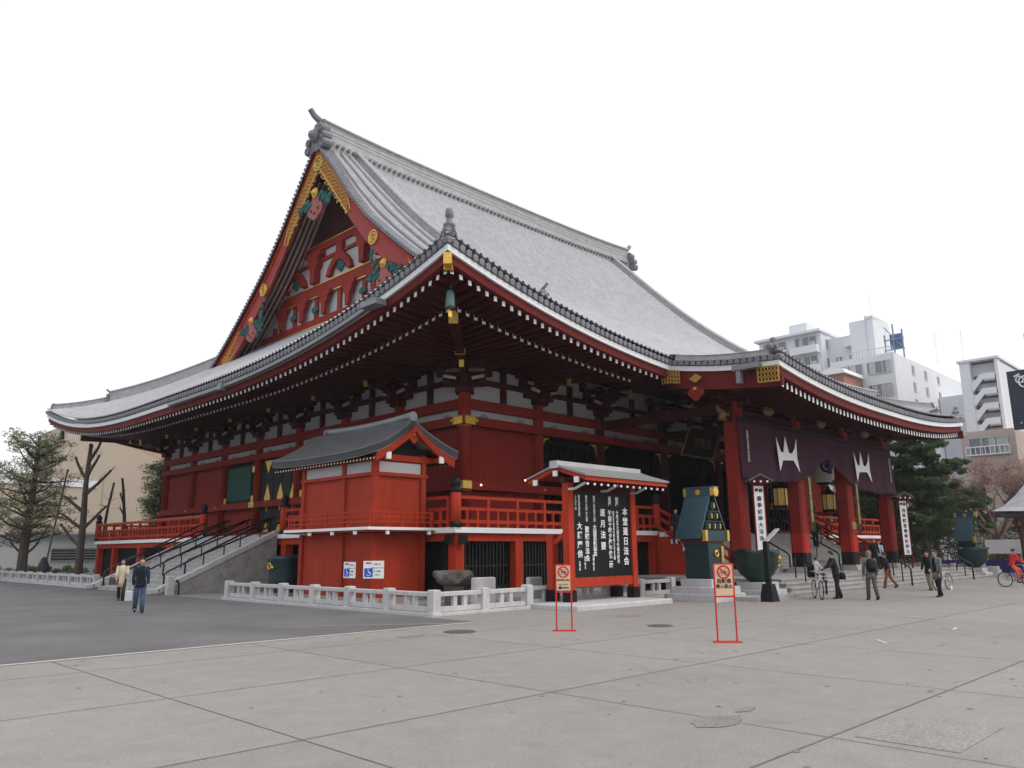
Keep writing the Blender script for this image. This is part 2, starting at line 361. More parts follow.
# ---- podium
dk = MB()
dk.box(-3.45,-3.2,-3.45,36.15,2.42,2.62); dk.box(39.3,39.55,-3.45,36.15,2.42,2.62); dk.box(-3.2,39.3,-3.45,-3.2,2.42,2.62); dk.box(-3.2,39.3,35.9,36.15,2.42,2.62)
P(dk,'deck_edge',M_white)
b = MB(); b.box(-3.2,39.3,-3.2,35.9,2.44,2.60); P(b,'deck',M_redd)
b = MB()
b.box(-3.3,-3.05,-3.3,36.0,2.12,2.417); b.box(-3.05,39.15,-3.3,-3.05,2.12,2.417); b.box(39.15,39.4,-3.3,36.0,2.12,2.417)
P(b,'deck_beam',M_red)
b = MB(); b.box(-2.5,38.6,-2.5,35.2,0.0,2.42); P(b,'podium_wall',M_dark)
b = MB(); b.box(-3.4,39.5,-3.4,36.1,0.0,0.16); P(b,'podium_plinth',M_step)
def post_set(pts):
    for (x,y) in pts:
        b = MB(); b.box(x-.21,x+.21,y-.21,y+.21,0.16,2.12); P(b,'podium_post',M_red)
post_set([(-3.08,-3.08),(0.05,-3.08),(4.69,-3.08),(9.39,-3.08)] + [(26.71,-3.08),(31.41,-3.08),(36.1,-3.08),(39.2,-3.08)])
post_set([(-3.08,y) for y in (0,4.67,9.4,18.9,23.36,28.03,32.7,35.78)])
b = MB()    # lattice doors in the podium front
for (x0,x1) in ((-2.87,-.16),(.26,4.48),(4.9,9.18),(26.9,31.2),(31.6,35.9),(36.3,39)):
    b.box(x0,x1,-2.95,-2.88,.16,.42); b.box(x0,x1,-2.95,-2.88,1.15,1.22)
    n = int((x1-x0)/.17)
    for i in range(n+1):
        x = x0+(x1-x0)*i/n; b.box(x-.03,x+.03,-2.97,-2.9,.16,2.12)
P(b,'lattice_door',M_iron)
b = MB()
for (y0,y1) in ((-2.87,-.2),(.2,4.46),(19.1,23.15),(23.57,27.8),(28.2,32.5),(32.9,35.6)):
    b.box(-2.95,-2.88,y0,y1,.16,.42); n = int((y1-y0)/.17)
    for i in range(n+1):
        y = y0+(y1-y0)*i/n; b.box(-2.97,-2.9,y-.03,y+.03,.16,2.12)
P(b,'lattice_door',M_iron)
b = MB()   # drain emblem plate below corner
b.box(-3.52,-3.46,-3.3,-2.9,2.0,2.35); b.box(-3.3,-2.9,-3.52,-3.46,2.0,2.35); P(b,'corner_bracket_plate',M_black)

# ---- railing around deck
def railing(p0, p1, name='railing', parent=None, hh=1.12, newel0=False, newel1=False, z0=2.62, step=1.56, struts=True, m=None, r=0.06):
    m = m or M_red
    p0 = Vector((*p0, z0)); p1 = Vector((*p1, z0)); L = (p1-p0).length; d = (p1-p0)/L
    b = MB()
    for h, w, t in ((hh,.13,.12),(hh*.62,.11,.12),(hh*.2,.12,.13)):
        b.bar(p0+Vector((0,0,h)), p1+Vector((0,0,h)), w, t)
    n = max(1, round(L/step))
    for i in range(n+1):
        if (i == 0 and newel0) or (i == n and newel1): continue
        q = p0 + d*L*i/n; b.bar(q, q+Vector((0,0,hh+.03)), .14, .14, up=(d.x,d.y,0))
    if struts:
        k = n*3
        for i in range(k):
            if i % 3 == 0: continue
            q = p0 + d*L*i/k; b.bar(q, q+Vector((0,0,hh*.62)), .1, .1, up=(d.x,d.y,0))
    P(b, name, m, parent)
    for flag, q in ((newel0,p0),(newel1,p1)):
        if flag: newel(q)
def newel(q, r=.2, h=1.35):
    b = MB(); b.lathe([(r,0),(r,h)], q, 16, 0)
    nw = P(b,'newel_post',[M_red],None,True)
    b = MB(); b.lathe([(r+.012,0),(r+.012,.18)], q, 16)
    b.lathe([(r+.012,h-.06),(r+.03,h+.02),(r*.9,h+.08),(r*.72,h+.14),(r*.9,h+.22),(r*1.0,h+.30),(r*.75,h+.42),(r*.3,h+.50),(.01,h+.56)], q, 16)
    P(b,'newel_cap',[M_black],nw,True)
rr = 3.3
railing((-rr,-rr),(9.5,-rr), newel0=True, newel1=True)
railing((26.7,-rr),(39.4,-rr), newel0=True, newel1=True)
railing((-rr,-2.9),(-rr,9.4), newel1=True)
railing((-rr,18.5),(-rr,36.0), newel0=True, newel1=True)
railing((39.4,-2.9),(39.4,36.0), newel1=True)
railing((-2.9,36.0),(39.0,36.0))
# white topped thin rail line on far-west rail
b = MB(); b.bar((-3.31,18.5,3.83),(-3.31,36,3.83),.1,.03); P(b,'rail_cap',mat('worn_pink_paint',(.45,.25,.22)))

# ---- columns
def column(x, y, z0=2.6, z1=9.0, r=.29, m=None):
    b = MB(); b.lathe([(r,z0),(r,z1-.3),(r*.9,z1)], (x,y,0), 20)
    return P(b,'column',[m or M_red2],None,True)
for y in COLY: column(0,y)
for x in COLX[1:]: column(x,0,m=M_redd if 9 < x < 27 else None)  # middle columns get the darker red, porch shade put into the colour
for y in COLY[1:]: column(36.1,y)
for x in COLX[1:-1]: column(x,32.7)
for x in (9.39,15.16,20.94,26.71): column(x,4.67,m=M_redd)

# ---- wall beams, west + south + east + north
def beam_ring(z0,z1,o,m,name,skip_south=False):
    b = MB()
    b.box(-o,-o+.2,-o,DY+o,z0,z1)
    if skip_south: b.box(-o+.2,9.39,-o,-o+.2,z0,z1); b.box(26.71,WX+o,-o,-o+.2,z0,z1)
    else: b.box(-o+.2,WX+o,-o,-o+.2,z0,z1)
    b.box(WX+o-.2,WX+o,-o+.2,DY+o,z0,z1); b.box(-o+.2,WX+o-.2,DY+o-.2,DY+o,z0,z1)
    P(b,name,m)
beam_ring(7.17,7.56,.36,M_red2,'wall_beam')
beam_ring(7.93,8.36,.26,M_red2,'wall_beam')
beam_ring(9.12,9.34,.24,M_redd,'wall_beam')
beam_ring(4.35,4.72,.40,M_red2,'wall_beam',True)
beam_ring(2.62,2.90,.34,M_red2,'wall_beam',True)
# plaster upper wall (inside the beams)
b = MB(); b.box(.02,.14,.02,DY,7.5,10.6); b.box(.14,WX,.02,.14,7.5,10.6); b.box(WX-.14,WX,.14,DY,7.5,10.6); b.box(.14,WX-.14,DY-.14,DY,7.5,10.6)
P(b,'plaster_wall',M_plast)
b = MB()  # short struts in the middle of every bay, above
for i in range(7):
    for yy in ((COLY[i]+COLY[i+1])/2,): b.box(-.16,.018,yy-.14,yy+.14,8.36,9.9)
    for xx in ((COLX[i]+COLX[i+1])/2,): b.box(xx-.14,xx+.14,-.16,.018,8.36,9.9)
P(b,'wall_strut',M_redd)
b = MB()  # small frog-leg mouldings on the white band
for i in range(7):
    for k in (.25,.75):
        yy = COLY[i]+(COLY[i+1]-COLY[i])*k; b.prism([(-.3,0),(.3,0),(.18,.1),(.06,.16),(-.06,.16),(-.18,.1)], lambda u,v,t: (t, yy+u, 7.62+v), -.05, .018)
        xx = COLX[i]+(COLX[i+1]-COLX[i])*k; b.prism([(-.3,0),(.3,0),(.18,.1),(.06,.16),(-.06,.16),(-.18,.1)], lambda u,v,t: (xx+u, t, 7.62+v), -.05, .018)
P(b,'band_moulding',mat('grey_moulding',(.25,.23,.23)))
# wall panels west: red, green shutter in bays 3 and 5, black door bay 4
def wpanel(y0,y1,z0,z1,m,name='wall_panel',o=.04): b = MB(); b.box(o,o+.12,y0,y1,z0,z1); return P(b,name,m)
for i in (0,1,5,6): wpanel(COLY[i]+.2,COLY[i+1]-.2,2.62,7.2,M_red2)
for i in (2,4):
    y0,y1 = COLY[i]+.28,COLY[i+1]-.28
    wpanel(y0-.1,y1+.1,2.62,4.4,M_red2)
    b = MB(); b.box(.06,.14,y0,y1,4.7,7.2); w = P(b,'window',M_black)
    b = MB(); b.box(-.02,.055,y0+.75,y1-.25,4.95,6.95); P(b,'shutter',M_gshut,w)
    b = MB()
    for (yy,zz) in ((y0+.35,6.55),(y0+.35,4.78),(y1-.02,4.78)):
        b.box(-.1,-.02,yy-.28,yy+.1,zz,zz+.35)
    P(b,'gilt_fitting',M_gold,w)
# black double door with gold diamonds, west bay 4
dd = MB(); dd.box(-.02,.08,14.3,18.4,2.62,7.15); door = P(dd,'door',M_black)
def diamond(b, cy, cz, hw, hh, x=-.04):
    b.prism([(-hw,0),(0,-hh),(hw,0),(0,hh)], lambda u,v,t: (t, cy+u, cz+v), x, x+.035)
b = MB()
for cy in (17.5,15.97,14.5):
    diamond(b, cy, 4.9, .36, .80)
for cy in (17.5,15.97,14.5):
    b.prism([(-.42,0),(.42,0),(0,-.75)], lambda u,v,t: (t, cy+u, 7.1+v), -.04, -.005)
    b.prism([(-.42,0),(.42,0),(0,.75)], lambda u,v,t: (t, cy+u, 2.75+v), -.04, -.005)
P(b,'gilt_diamond',M_gold,door)
b = MB()
for cy in (17.9,16.87,15.85,14.83): b.box(-.035,-.021,cy-.012,cy+.012,2.7,7.1)
P(b,'door_seam',M_dark,door)
# gold bands
b = MB()
b.lathe([(.32,7.14),(.34,7.2),(.34,7.53),(.32,7.6)],(0,0,0),18); b.box(-.42,-.36,-.3,.3,7.2,7.53); b.box(-.3,.3,-.42,-.36,7.2,7.53)
b.ball((-.44,.32,7.37),.1); b.ball((.32,-.44,7.37),.1)
b.lathe([(.32,4.3),(.34,4.36),(.34,4.70),(.32,4.75)],(0,0,0),18); b.box(-.46,-.41,-.46,.0,4.38,4.70); b.box(-.41,.05,-.46,-.41,4.38,4.70)
P(b,'gilt_corner_band',M_gold)
b = MB()
for y in COLY[1:]:
    if y < 14 or y > 17: b.ball((-.43,y,4.53),.075)
for x in COLX[1:3]: b.ball((x,-.43,4.53),.075)
b.box(-.45,-.405,18.35,18.95,4.38,4.7)
P(b,'gilt_stud',M_gold)
# south front: bay 1 red panel, the rest dark open
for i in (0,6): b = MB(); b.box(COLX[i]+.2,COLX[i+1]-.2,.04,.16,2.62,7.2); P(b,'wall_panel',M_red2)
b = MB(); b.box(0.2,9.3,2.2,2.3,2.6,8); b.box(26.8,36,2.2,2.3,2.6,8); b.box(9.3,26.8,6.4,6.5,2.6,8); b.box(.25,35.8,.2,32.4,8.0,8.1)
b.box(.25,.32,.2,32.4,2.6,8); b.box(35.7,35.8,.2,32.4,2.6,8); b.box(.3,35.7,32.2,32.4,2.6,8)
P(b,'inner_wall',M_dark)  # near-black wall colour stands in for the unlit interior
b = MB()
for (x0,x1,yy) in ((4.99,9.1,.1),(27,31.1,.1)):
    n = 8
    for k in range(n+1): x = x0+(x1-x0)*k/n; b.box(x-.05,x+.05,yy,yy+.1,2.62,7.2)
    for z in (3.6,4.6,5.8,6.9): b.box(x0,x1,yy+.02,yy+.08,z,z+.1)
P(b,'lattice_screen',M_black)
b = MB()   # gilt lintel corners in the open bays
for x in COLX[2:6]:
    for sx in (-1,1):
        b.prism([(0,0),(.5,0),(.14,-.16),(0,-.62)], lambda u,v,t: (x+sx*(.3+u), t, 7.1+v), -.06, -.01)
for x in (4.69,):
    b.prism([(0,0),(.5,0),(.14,-.16),(0,-.62)], lambda u,v,t: (x+.3+u, t, 7.1+v), -.06, -.01)
P(b,'gilt_lintel_corner',M_gold)

# ---- bracket sets
def bracket(px, py, nx, ny):
    """stepped bracket cluster at a column head; n = outward"""
    b = MB(); n = Vector((nx,ny,0)); 
    if nx and ny:
        n.normalize()
    t = Vector((-n.y, n.x, 0)); c = Vector((px,py,0))
    def bx(o, w, l, z0, z1, lat=0, m=0):      # centred o outward, length l outward, width w along wall
        q = c + n*o + t*lat
        b.bar(q - n*l/2 + Vector((0,0,(z0+z1)/2)), q + n*l/2 + Vector((0,0,(z0+z1)/2)), w, z1-z0, m)
    bx(0,.8,.8,8.62,8.9)
    lv = [(8.9,9.12,1.9,.75),(9.34,9.56,2.5,1.35),(9.78,9.98,3.0,1.95)]
    for z0,z1,wl,out_ in lv:
        bx(.1,wl,.26,z0,z1); bx(out_/2,.26,out_,z0,z1)
        for s_ in (-1,0,1): bx(.1,.34,.36,z1,z1+.2,lat=s_*(wl/2-.17))
        bx(out_-.17,.36,.34,z1,z1+.2)
        if out_ > 1: bx(out_-.17,wl*.75,.24,z1+.02,z1+.2)
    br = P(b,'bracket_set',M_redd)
    b = MB()   # gilded nose of the projecting tail rafter
    q = c + n*2.05
    b.bar(q + Vector((0,0,9.56)), q + n*.1 + Vector((0,0,9.54)), .2, .42); P(b,'gilt_rafter_nose',M_gold,br)
    b = MB()
    for s_ in (-1,1):
        q0 = c + n*.5 + t*s_*.35 + Vector((0,0,9.2)); b.bar(q0, q0 + t*s_*.55 + Vector((0,0,.1)), .12,.12)
    P(b,'pale_bracket_tip',mat('weathered_pale_wood',(.42,.38,.36)),br)
for y in COLY[1:]: bracket(0,y,-1,0)
bracket(0,0,-1,-1)
for x in COLX[1:-1]: bracket(x,0,0,-1)
bracket(36.1,0,1,-1)
for y in COLY[1:]: bracket(36.1,y,1,0)

# ---- eave curves
def lift(s): return 2.3*max(0.0, 1-s/20.0)**2.6
def eav(s): return 9.62 + lift(s)
def spath(side, e=0.0, n=70, a=None, b_=None):
    """points along an eave at inset e; returns list of (pt_xy, s)"""
    pts = []
    if side == 'S': lo, hi = -EV+e, WX+EV-e
    else: lo, hi = -EV+e, DY+EV-e
    if a is not None: lo = max(lo,a)
    if b_ is not None: hi = min(hi,b_)
    for i in range(n+1):
        v = lo+(hi-lo)*i/n
        full = (WX if side in 'SN' else DY)
        s = min(v+EV, full+EV-v)
        xy = {'S':(v,-EV+e),'N':(v,DY+EV-e),'W':(-EV+e,v),'E':(WX+EV-e,v)}[side]
        pts.append((xy[0],xy[1],s))
    return pts
NRM = {'S':(0,-1),'N':(0,1),'W':(-1,0),'E':(1,0)}
def sweep(b, pts, o0, o1, z0, z1, m=0, mit=(0,0)):
    """pts: (x,y,zbase,nx,ny) rectangle swept from offset o0..o1 outward and z0..z1"""
    vs = []; fs = []
    K = len(pts)
    for i_,(x,y,z,nx,ny) in enumerate(pts):
        if (i_ == 0 and mit[0]) or (i_ == K-1 and mit[1]):
            q = pts[1] if i_ == 0 else pts[-2]; tx,ty = q[0]-x,q[1]-y; L = math.hypot(tx,ty); tx,ty = tx/L,ty/L
            for o_,zz in ((o0,z0),(o1,z0),(o1,z1),(o0,z1)): vs.append((x+nx*o_-tx*o_,y+ny*o_-ty*o_,z+zz))
            continue
        vs += [(x+nx*o0,y+ny*o0,z+z0),(x+nx*o1,y+ny*o1,z+z0),(x+nx*o1,y+ny*o1,z+z1),(x+nx*o0,y+ny*o0,z+z1)]
    k = len(pts)
    for i in range(k-1):
        for j in range(4): fs.append((4*i+j,4*i+(j+1)%4,4*i+4+(j+1)%4,4*i+4+j))
    fs += [(3,2,1,0),(4*k-4,4*k-3,4*k-2,4*k-1)]
    b.add(vs,fs,m)
def epts(side, **kw):
    n = NRM[side]; return [(x,y,eav(s),n[0],n[1]) for x,y,s in spath(side, **kw)]
KS = lambda y: 0.0
def kz(x): u = abs(x-XC)/11.65; return 8.42 + .72*u**2.5     # kohai front edge height
def ksz(y, x=KX0):   # kohai side edge between main eave and front
    t = (y+EV)/(KY+EV); return eav(13.0)*(1-t) + kz(KX0)*t - .12*math.sin(PI*t)
segs = [('W',{}),('S',dict(b_=KX0)),('S',dict(a=KX1)),('E',{}),('N',{})]
fas = MB(); red = MB(); red_dk = MB()
def edges(pts, mit=(0,0)):
    sweep(fas, pts, -.14, .0, -.22, .0, 0, mit); sweep(red, pts, -.34, -.1, -.54, -.222, 0, mit); sweep(red_dk, pts, -.5,-.35,-.34,-.1, 0, mit)
for sd_, kw in segs: edges(epts(sd_, **kw), (0 if 'a' in kw else 1, 0 if 'b_' in kw else 1))
kf = [(KX0+(KX1-KX0)*i/60, KY, kz(KX0+(KX1-KX0)*i/60), 0, -1) for i in range(61)]
edges(kf,(1,1))
kl = [(KX0, -EV+(KY+EV)*i/20, ksz(-EV+(KY+EV)*i/20), -1, 0) for i in range(21)]
kr = [(KX1, p[1], p[2], 1, 0) for p in kl]
edges(kl,(0,1)); edges(kr,(0,1))
for kk, sgn in ((kl,-1),(kr,1)):
    sweep(red, kk, -.28, -.09, -1.0, -.542)
P(fas,'eave_fascia',mat('white_fascia',(.72,.73,.76),.5,var=.05)); P(red,'eave_board',mat('eave_board_red',(.135,.013,.011),.65,var=.15,grime=.5)); P(red_dk,'eave_back_board',M_redd)

# ---- roof surface
PT = [(0,27.95),(2,25.95),(4,23.95),(6,22.0),(8,20.15),(10,18.45),(12,16.9),(14,15.5),(16,14.2),(18,12.95),(20,11.75),(22,10.55),(22.95,10.0),(26,8.6)]
def Pf(d):
    d = max(0,min(25.9,d))
    for i in range(len(PT)-1):
        if d <= PT[i+1][0]:
            x0,y0 = PT[i]; x1,y1 = PT[i+1]
            m0 = (y1-PT[i-1][1])/(x1-PT[i-1][0]) if i>0 else (y1-y0)/(x1-x0)
            m1 = (PT[i+2][1]-y0)/(PT[i+2][0]-x0) if i+2 < len(PT) else (y1-y0)/(x1-x0)
            h = x1-x0; t = (d-x0)/h
            return (2*t**3-3*t*t+1)*y0+(t**3-2*t*t+t)*h*m0+(-2*t**3+3*t*t)*y1+(t**3-t*t)*h*m1
    return PT[-1][1]
DT = [(0,.1),(2,.45),(4,.95),(6,1.12),(9,.9),(13,.72),(30,.6)]
def vdrop(d):
    for i in range(len(DT)-1):
        if d <= DT[i+1][0]: return DT[i][1]+(DT[i+1][1]-DT[i][1])*(d-DT[i][0])/(DT[i+1][0]-DT[i][0])
    return .6
def vfac(x): t = min(x-VX, WX-VX-x)/2.5; return 0 if t >= 1 else (1-max(0,t))**1.7
def Pv(d, off=0.0): return Pf(d)-vdrop(d)*(max(0,1-off/2.5))**1.7
VX = 1.65      # verge plane of the upper roof
def zroof(e, s):   # e inset from eave, s distance to corner along the eave
    return Pf(22.95-e) + lift(s)*max(0,1-e/13.0)**1.6
RIB = 0.30
def rib_cols(a, b_):
    k0 = math.floor(a/RIB)-1; res = []
    k = k0
    while k*RIB < b_+RIB:
        for off,h in ((-.085,0),(-.05,.07),(0,.095),(.05,.07),(.085,0)):
            v = k*RIB+off
            if a < v < b_: res.append((v,h))
        k += 1
    return [(a,0)] + res + [(b_,0)]
def roof_sheet(name, side, a, b_, lo, hi, rows=26, zf=None, ribs=True):
    cols = rib_cols(a,b_) if ribs else [(a+(b_-a)*i/40,0) for i in range(41)]
    vs=[];fs=[]
    for v,h in cols:
        l0,h0 = lo(v),hi(v)
        for r in range(rows+1):
            e = l0+(h0-l0)*r/rows
            full = WX if side in 'SN' else DY
            s = max(0,min(v+EV, full+EV-v))
            z = (zf(v,e) if zf else zroof(e,s)) + h
            if not zf and side in 'SN' and VX-.001 <= v <= WX-VX+.001: z -= vdrop(22.95-e)*vfac(v)*min(1,max(0,(e-6)/3))
            if side=='S': vs.append((v,-EV+e,z))
            elif side=='N': vs.append((v,DY+EV-e,z))
            elif side=='W': vs.append((-EV+e,v,z))
            else: vs.append((WX+EV-e,v,z))
    n = rows+1
    for c in range(len(cols)-1):
        for r in range(rows):
            f = [c*n+r,(c+1)*n+r,(c+1)*n+r+1,c*n+r+1]
            fs.append(f if side in 'SE' else f[::-1])
    b = MB(); b.add(vs,fs); return P(b,name,M_roof,None,False)
e0 = -.05
roof_sheet('roof_slope','S',VX,WX-VX,lambda v:e0,lambda v:22.95,rows=40)
roof_sheet('roof_slope','S',-EV,VX,lambda v:min(e0,v+EV),lambda v:max(.01,v+EV),rows=12)
roof_sheet('roof_slope','S',WX-VX,WX+EV,lambda v:min(e0,WX+EV-v),lambda v:max(.01,WX+EV-v),rows=12)
roof_sheet('roof_slope','N',VX,WX-VX,lambda v:e0,lambda v:22.95,rows=30,ribs=False)
roof_sheet('roof_slope','N',-EV,VX,lambda v:0,lambda v:v+EV,rows=10,ribs=False)
roof_sheet('roof_slope','N',WX-VX,WX+EV,lambda v:0,lambda v:WX+EV-v,rows=10,ribs=False)
GW = 3.7
for sd_ in 'WE':
    roof_sheet('roof_slope',sd_,-EV,DY+EV,lambda v:e0 if EV>0 else 0,lambda v:max(.01,min(GW+EV,v+EV,DY+EV-v)),rows=12)
def zk(x, e):   # porch roof; e measured from the main eave outward (negative)
    t = min(1,max(0,-e/(-KY-EV))); 
    zm = zroof(.3, max(0,x+EV) if x < XC else WX+EV-x) ; zf_ = kz(x)+.40
    return zm*(1-t)+zf_*t - .15*math.sin(PI*t)
roof_sheet('porch_roof','S',KX0,KX1,lambda v:KY+EV-.05,lambda v:.3,rows=10,zf=zk)
# eave end tiles: a row of round tile ends
def endtiles(name, pts_fn, a, b_, nrm):
    b = MB(); k = math.ceil(a/RIB); n = Vector((nrm[0],nrm[1],-.12)).normalized()
    while k*RIB <= b_:
        x,y,z = pts_fn(k*RIB)
        b.tube([(x-n.x*.25,y-n.y*.25,z+.14),(x+n.x*.10,y+n.y*.10,z+.10)],[.115,.125],8)
        k += 1
    # pan-tile edge below the round ends
    N = 60; pp = [(*pts_fn(a+(b_-a)*i/N), nrm[0], nrm[1]) for i in range(N+1)]
    sweep(b, pp, -.3, .02, .0, .13)
    P(b,name,M_tile,None,False)
def sfull(v,full): return max(0,min(v+EV,full+EV-v))
endtiles('eave_tiles',lambda v:(v,-EV,eav(sfull(v,WX))+.03),-EV,KX0,(0,-1))
endtiles('eave_tiles',lambda v:(v,-EV,eav(sfull(v,WX))+.03),KX1,WX+EV,(0,-1))
endtiles('eave_tiles',lambda v:(-EV,v,eav(sfull(v,DY))+.03),-EV,DY+EV,(-1,0))
endtiles('eave_tiles',lambda v:(WX+EV,v,eav(sfull(v,DY))+.03),-EV,DY+EV,(1,0))
endtiles('eave_tiles',lambda v:(v,KY,kz(v)+.03),KX0,KX1,(0,-1))
endtiles('eave_tiles',lambda v:(KX0,v,ksz(v)+.03),KY,-EV,(-1,0))
endtiles('eave_tiles',lambda v:(KX1,v,ksz(v)+.03),KY,-EV,(1,0))

# ---- soffit + rafters
def sof(e, s, base=10.35): t = min(1,e/6.6); return (eav(s)-.38)*(1-t) + base*t
def soffit(side, a=None, b_=None):
    b = MB(); vs=[];fs=[]; n=50
    full = WX if side in 'SN' else DY
    for i in range(n+1):
        lo,hi = (-EV if a is None else a),(full+EV if b_ is None else b_)
        v = lo+(hi-lo)*i/n; s = sfull(v,full)
        for j in range(7):
            e = .28+(min(6.6,max(s,.29))-.28)*j/6
            z = sof(e,s)
            vs.append({'S':(v,-EV+e,z),'N':(v,DY+EV-e,z),'W':(-EV+e,v,z),'E':(WX+EV-e,v,z)}[side])
    for i in range(n):
        for j in range(6): fs.append((i*7+j,i*7+j+1,(i+1)*7+j+1,(i+1)*7+j))
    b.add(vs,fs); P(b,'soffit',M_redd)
for sd_ in 'SWEN': soffit(sd_)
b = MB(); vs=[];fs=[]
for i in range(31):
    x = KX0+.2+(KX1-KX0-.4)*i/30
    for j in range(5):
        t = j/4; vs.append((x,-EV+.3+(KY+.28-(-EV+.3))*t,(9.3)*(1-t)+(kz(x)-.42)*t))
for i in range(30):
    for j in range(4): fs.append((i*5+j,i*5+j+1,(i+1)*5+j+1,(i+1)*5+j))
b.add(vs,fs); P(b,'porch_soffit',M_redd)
rafters = []
def place(side,v,e): return {'S':(v,-EV+e),'N':(v,DY+EV-e),'W':(-EV+e,v),'E':(WX+EV-e,v)}[side]
def mk_rafter(b, side, v, tier):
    full = WX if side in 'SN' else DY; s = sfull(v,full); n = NRM[side]
    e0_,e1_,dz,w,h = ((.30,min(2.6,s),-.26,.15,.19),(1.8,min(6.5,s),-.36,.17,.21))[tier]
    if e1_ - e0_ < .15: return False
    p0 = Vector((*place(side,v,e0_), sof(e0_,s)+dz)); p1 = Vector((*place(side,v,e1_), sof(e1_,s)+dz))
    b.bar(p0,p1,w,h,0)
    d = (p1-p0).normalized(); b.bar(p0-d*.012,p0-d*.002,w*.98,h*.98,1)
    return True
cand = []
for tier in (0,1):
    for side,lo,hi in (('W',-EV,DY+EV),('S',-EV,KX0-.2),('S',KX1+.2,WX+EV),('E',-EV,DY+EV)):
        k = math.ceil((lo+.45)/.41)
        while k*.41 < hi-.45:
            v = k*.41; xy = place(side,v,.3)
            dist = (Vector(xy)-Vector((-22.7,-25.8))).length + (1000 if side=='E' else 0) + tier*3
            cand.append((dist,tier,side,v)); k += 1
cand.sort()
rest = MB(); cnt = 0
for dist,tier,side,v in cand:
    if cnt < 100:
        b = MB()
        if mk_rafter(b,side,v,tier): P(b,'rafter',[M_redd,M_white]); cnt += 1
    else: mk_rafter(rest,side,v,tier)
P(rest,'rafters',[M_redd,M_white],kind='stuff')
b = MB(); nk = 58     # porch rafters
for i in range(nk+1):
    x = KX0+.35+(KX1-KX0-.7)*i/nk
    p0 = Vector((x,KY+.3,kz(x)-.70)); p1 = Vector((x,-EV+.5,8.95)); b.bar(p0,p1,.15,.30,0)
    b.bar(p0-Vector((0,.014,0)),p0-Vector((0,.002,0)),.15,.30,1)
P(b,'porch_rafters',[M_redd,M_white],kind='stuff')
# corner hip rafters with gilt nose
for (cx,cy,sx,sy) in ((0,0,-1,-1),(WX,0,1,-1),(0,DY,-1,1),(WX,DY,1,1)):
    b = MB(); b.bar((cx,cy,9.75),(cx+sx*4.6,cy+sy*4.6,10.15),.34,.5); b.bar((cx+sx*3.6,cy+sy*3.6,10.45),(cx+sx*6.25,cy+sy*6.25,11.3),.3,.42)
    hr = P(b,'hip_rafter',M_redd)
    b = MB(); b.bar((cx+sx*6.27,cy+sy*6.27,11.31),(cx+sx*6.34,cy+sy*6.34,11.33),.32,.44); b.bar((cx+sx*4.62,cy+sy*4.62,10.15),(cx+sx*4.68,cy+sy*4.68,10.16),.34,.5)
    b.bar((cx+sx*2.0,cy+sy*2.0,9.95),(cx+sx*2.1,cy+sy*2.1,9.95),.42,.55)
    if sx==sy==-1: b.bar((cx+sx*6.36,cy+sy*6.36,11.40),(cx+sx*6.60,cy+sy*6.60,11.40),.28,.40)
    P(b,'gilt_rafter_nose',M_gold,hr)

# ---- ridges
def polyridge(name, pts, w, h, m=None, top=True, parent=None):
    """box ridge with rounded cap following pts (base points)"""
    b = MB()
    pts=[Vector(p) for p in pts]; vs=[];fs=[]
    prof = [(-.5,-.35),(-.5,.18),(-.42,.22),(-.42,.72),(-.55,.78),(-.3,.93),(0,1.0),(.3,.93),(.55,.78),(.42,.72),(.42,.22),(.5,.18),(.5,-.35)]
    k=len(prof)
    for i,p in enumerate(pts):
        d=(pts[min(i+1,len(pts)-1)]-pts[max(0,i-1)]); t=Vector((d.y,-d.x,0)).normalized()
        for u,v in prof: vs.append(p+t*(u*w)+Vector((0,0,v*h)))
    for i in range(len(pts)-1):
        for j in range(k-1): fs.append((i*k+j,i*k+j+1,(i+1)*k+j+1,(i+1)*k+j))
    fs.append(list(range(k))); fs.append([(len(pts)-1)*k+j for j in range(k)][::-1])
    b.add(vs,fs); return P(b,name,m or M_ridge,parent)
def oni(c, n, sc=1.0, horn=True):
    """ridge-end ornament: plate, curls on both sides, horned top"""
    c=Vector(c); n=Vector((n[0],n[1],0)).normalized(); t=Vector((-n.y,n.x,0)); Z=Vector((0,0,1))
    b=MB()
    b.prism([(-.55,-.1),(.55,-.1),(.5,.45),(.38,.9),(.2,1.2),(-.2,1.2),(-.38,.9),(-.5,.45)], lambda u,v,q: c+t*u*sc+Z*v*sc+n*q, -.12*sc,.12*sc)
    for s_ in (-1,1):
        for (u,v,r) in ((.62,.05,.24),(.58,.42,.22),(.42,.82,.2)):
            q=c+t*s_*u*sc+Z*v*sc; b.tube([q-n*.18*sc,q+n*.2*sc],[r*sc,r*sc*.85],10)
            b.ring(q+n*.2*sc,n,r*sc*.6,.05*sc,10,5)
    b.ball(c+Z*.55*sc+n*.18*sc,.3*sc,8); b.ball(c+Z*.55*sc+n*.4*sc+t*.0,.13*sc,6)
    for s_ in (-1,1): b.ball(c+Z*.72*sc+n*.3*sc+t*s_*.15*sc,.09*sc,6)
    if horn:
        b.tube([c+Z*1.1*sc-n*.3*sc,c+Z*1.35*sc,c+Z*1.5*sc+n*.3*sc,c+Z*1.72*sc+n*.5*sc],[.16*sc,.15*sc,.13*sc,.12*sc],8)
    return P(b,'ridge_end_ornament',M_tile,None,False)
def rz_(x): u=(x-XC)/16.4; return 27.55 + .35*abs(u)**3
mr = polyridge('main_ridge',[(1.75+(WX-3.5)*i/40,YC,rz_(1.75+(WX-3.5)*i/40)) for i in range(41)],1.15,1.85+0.0)
b = MB(); k=0
x=2.2
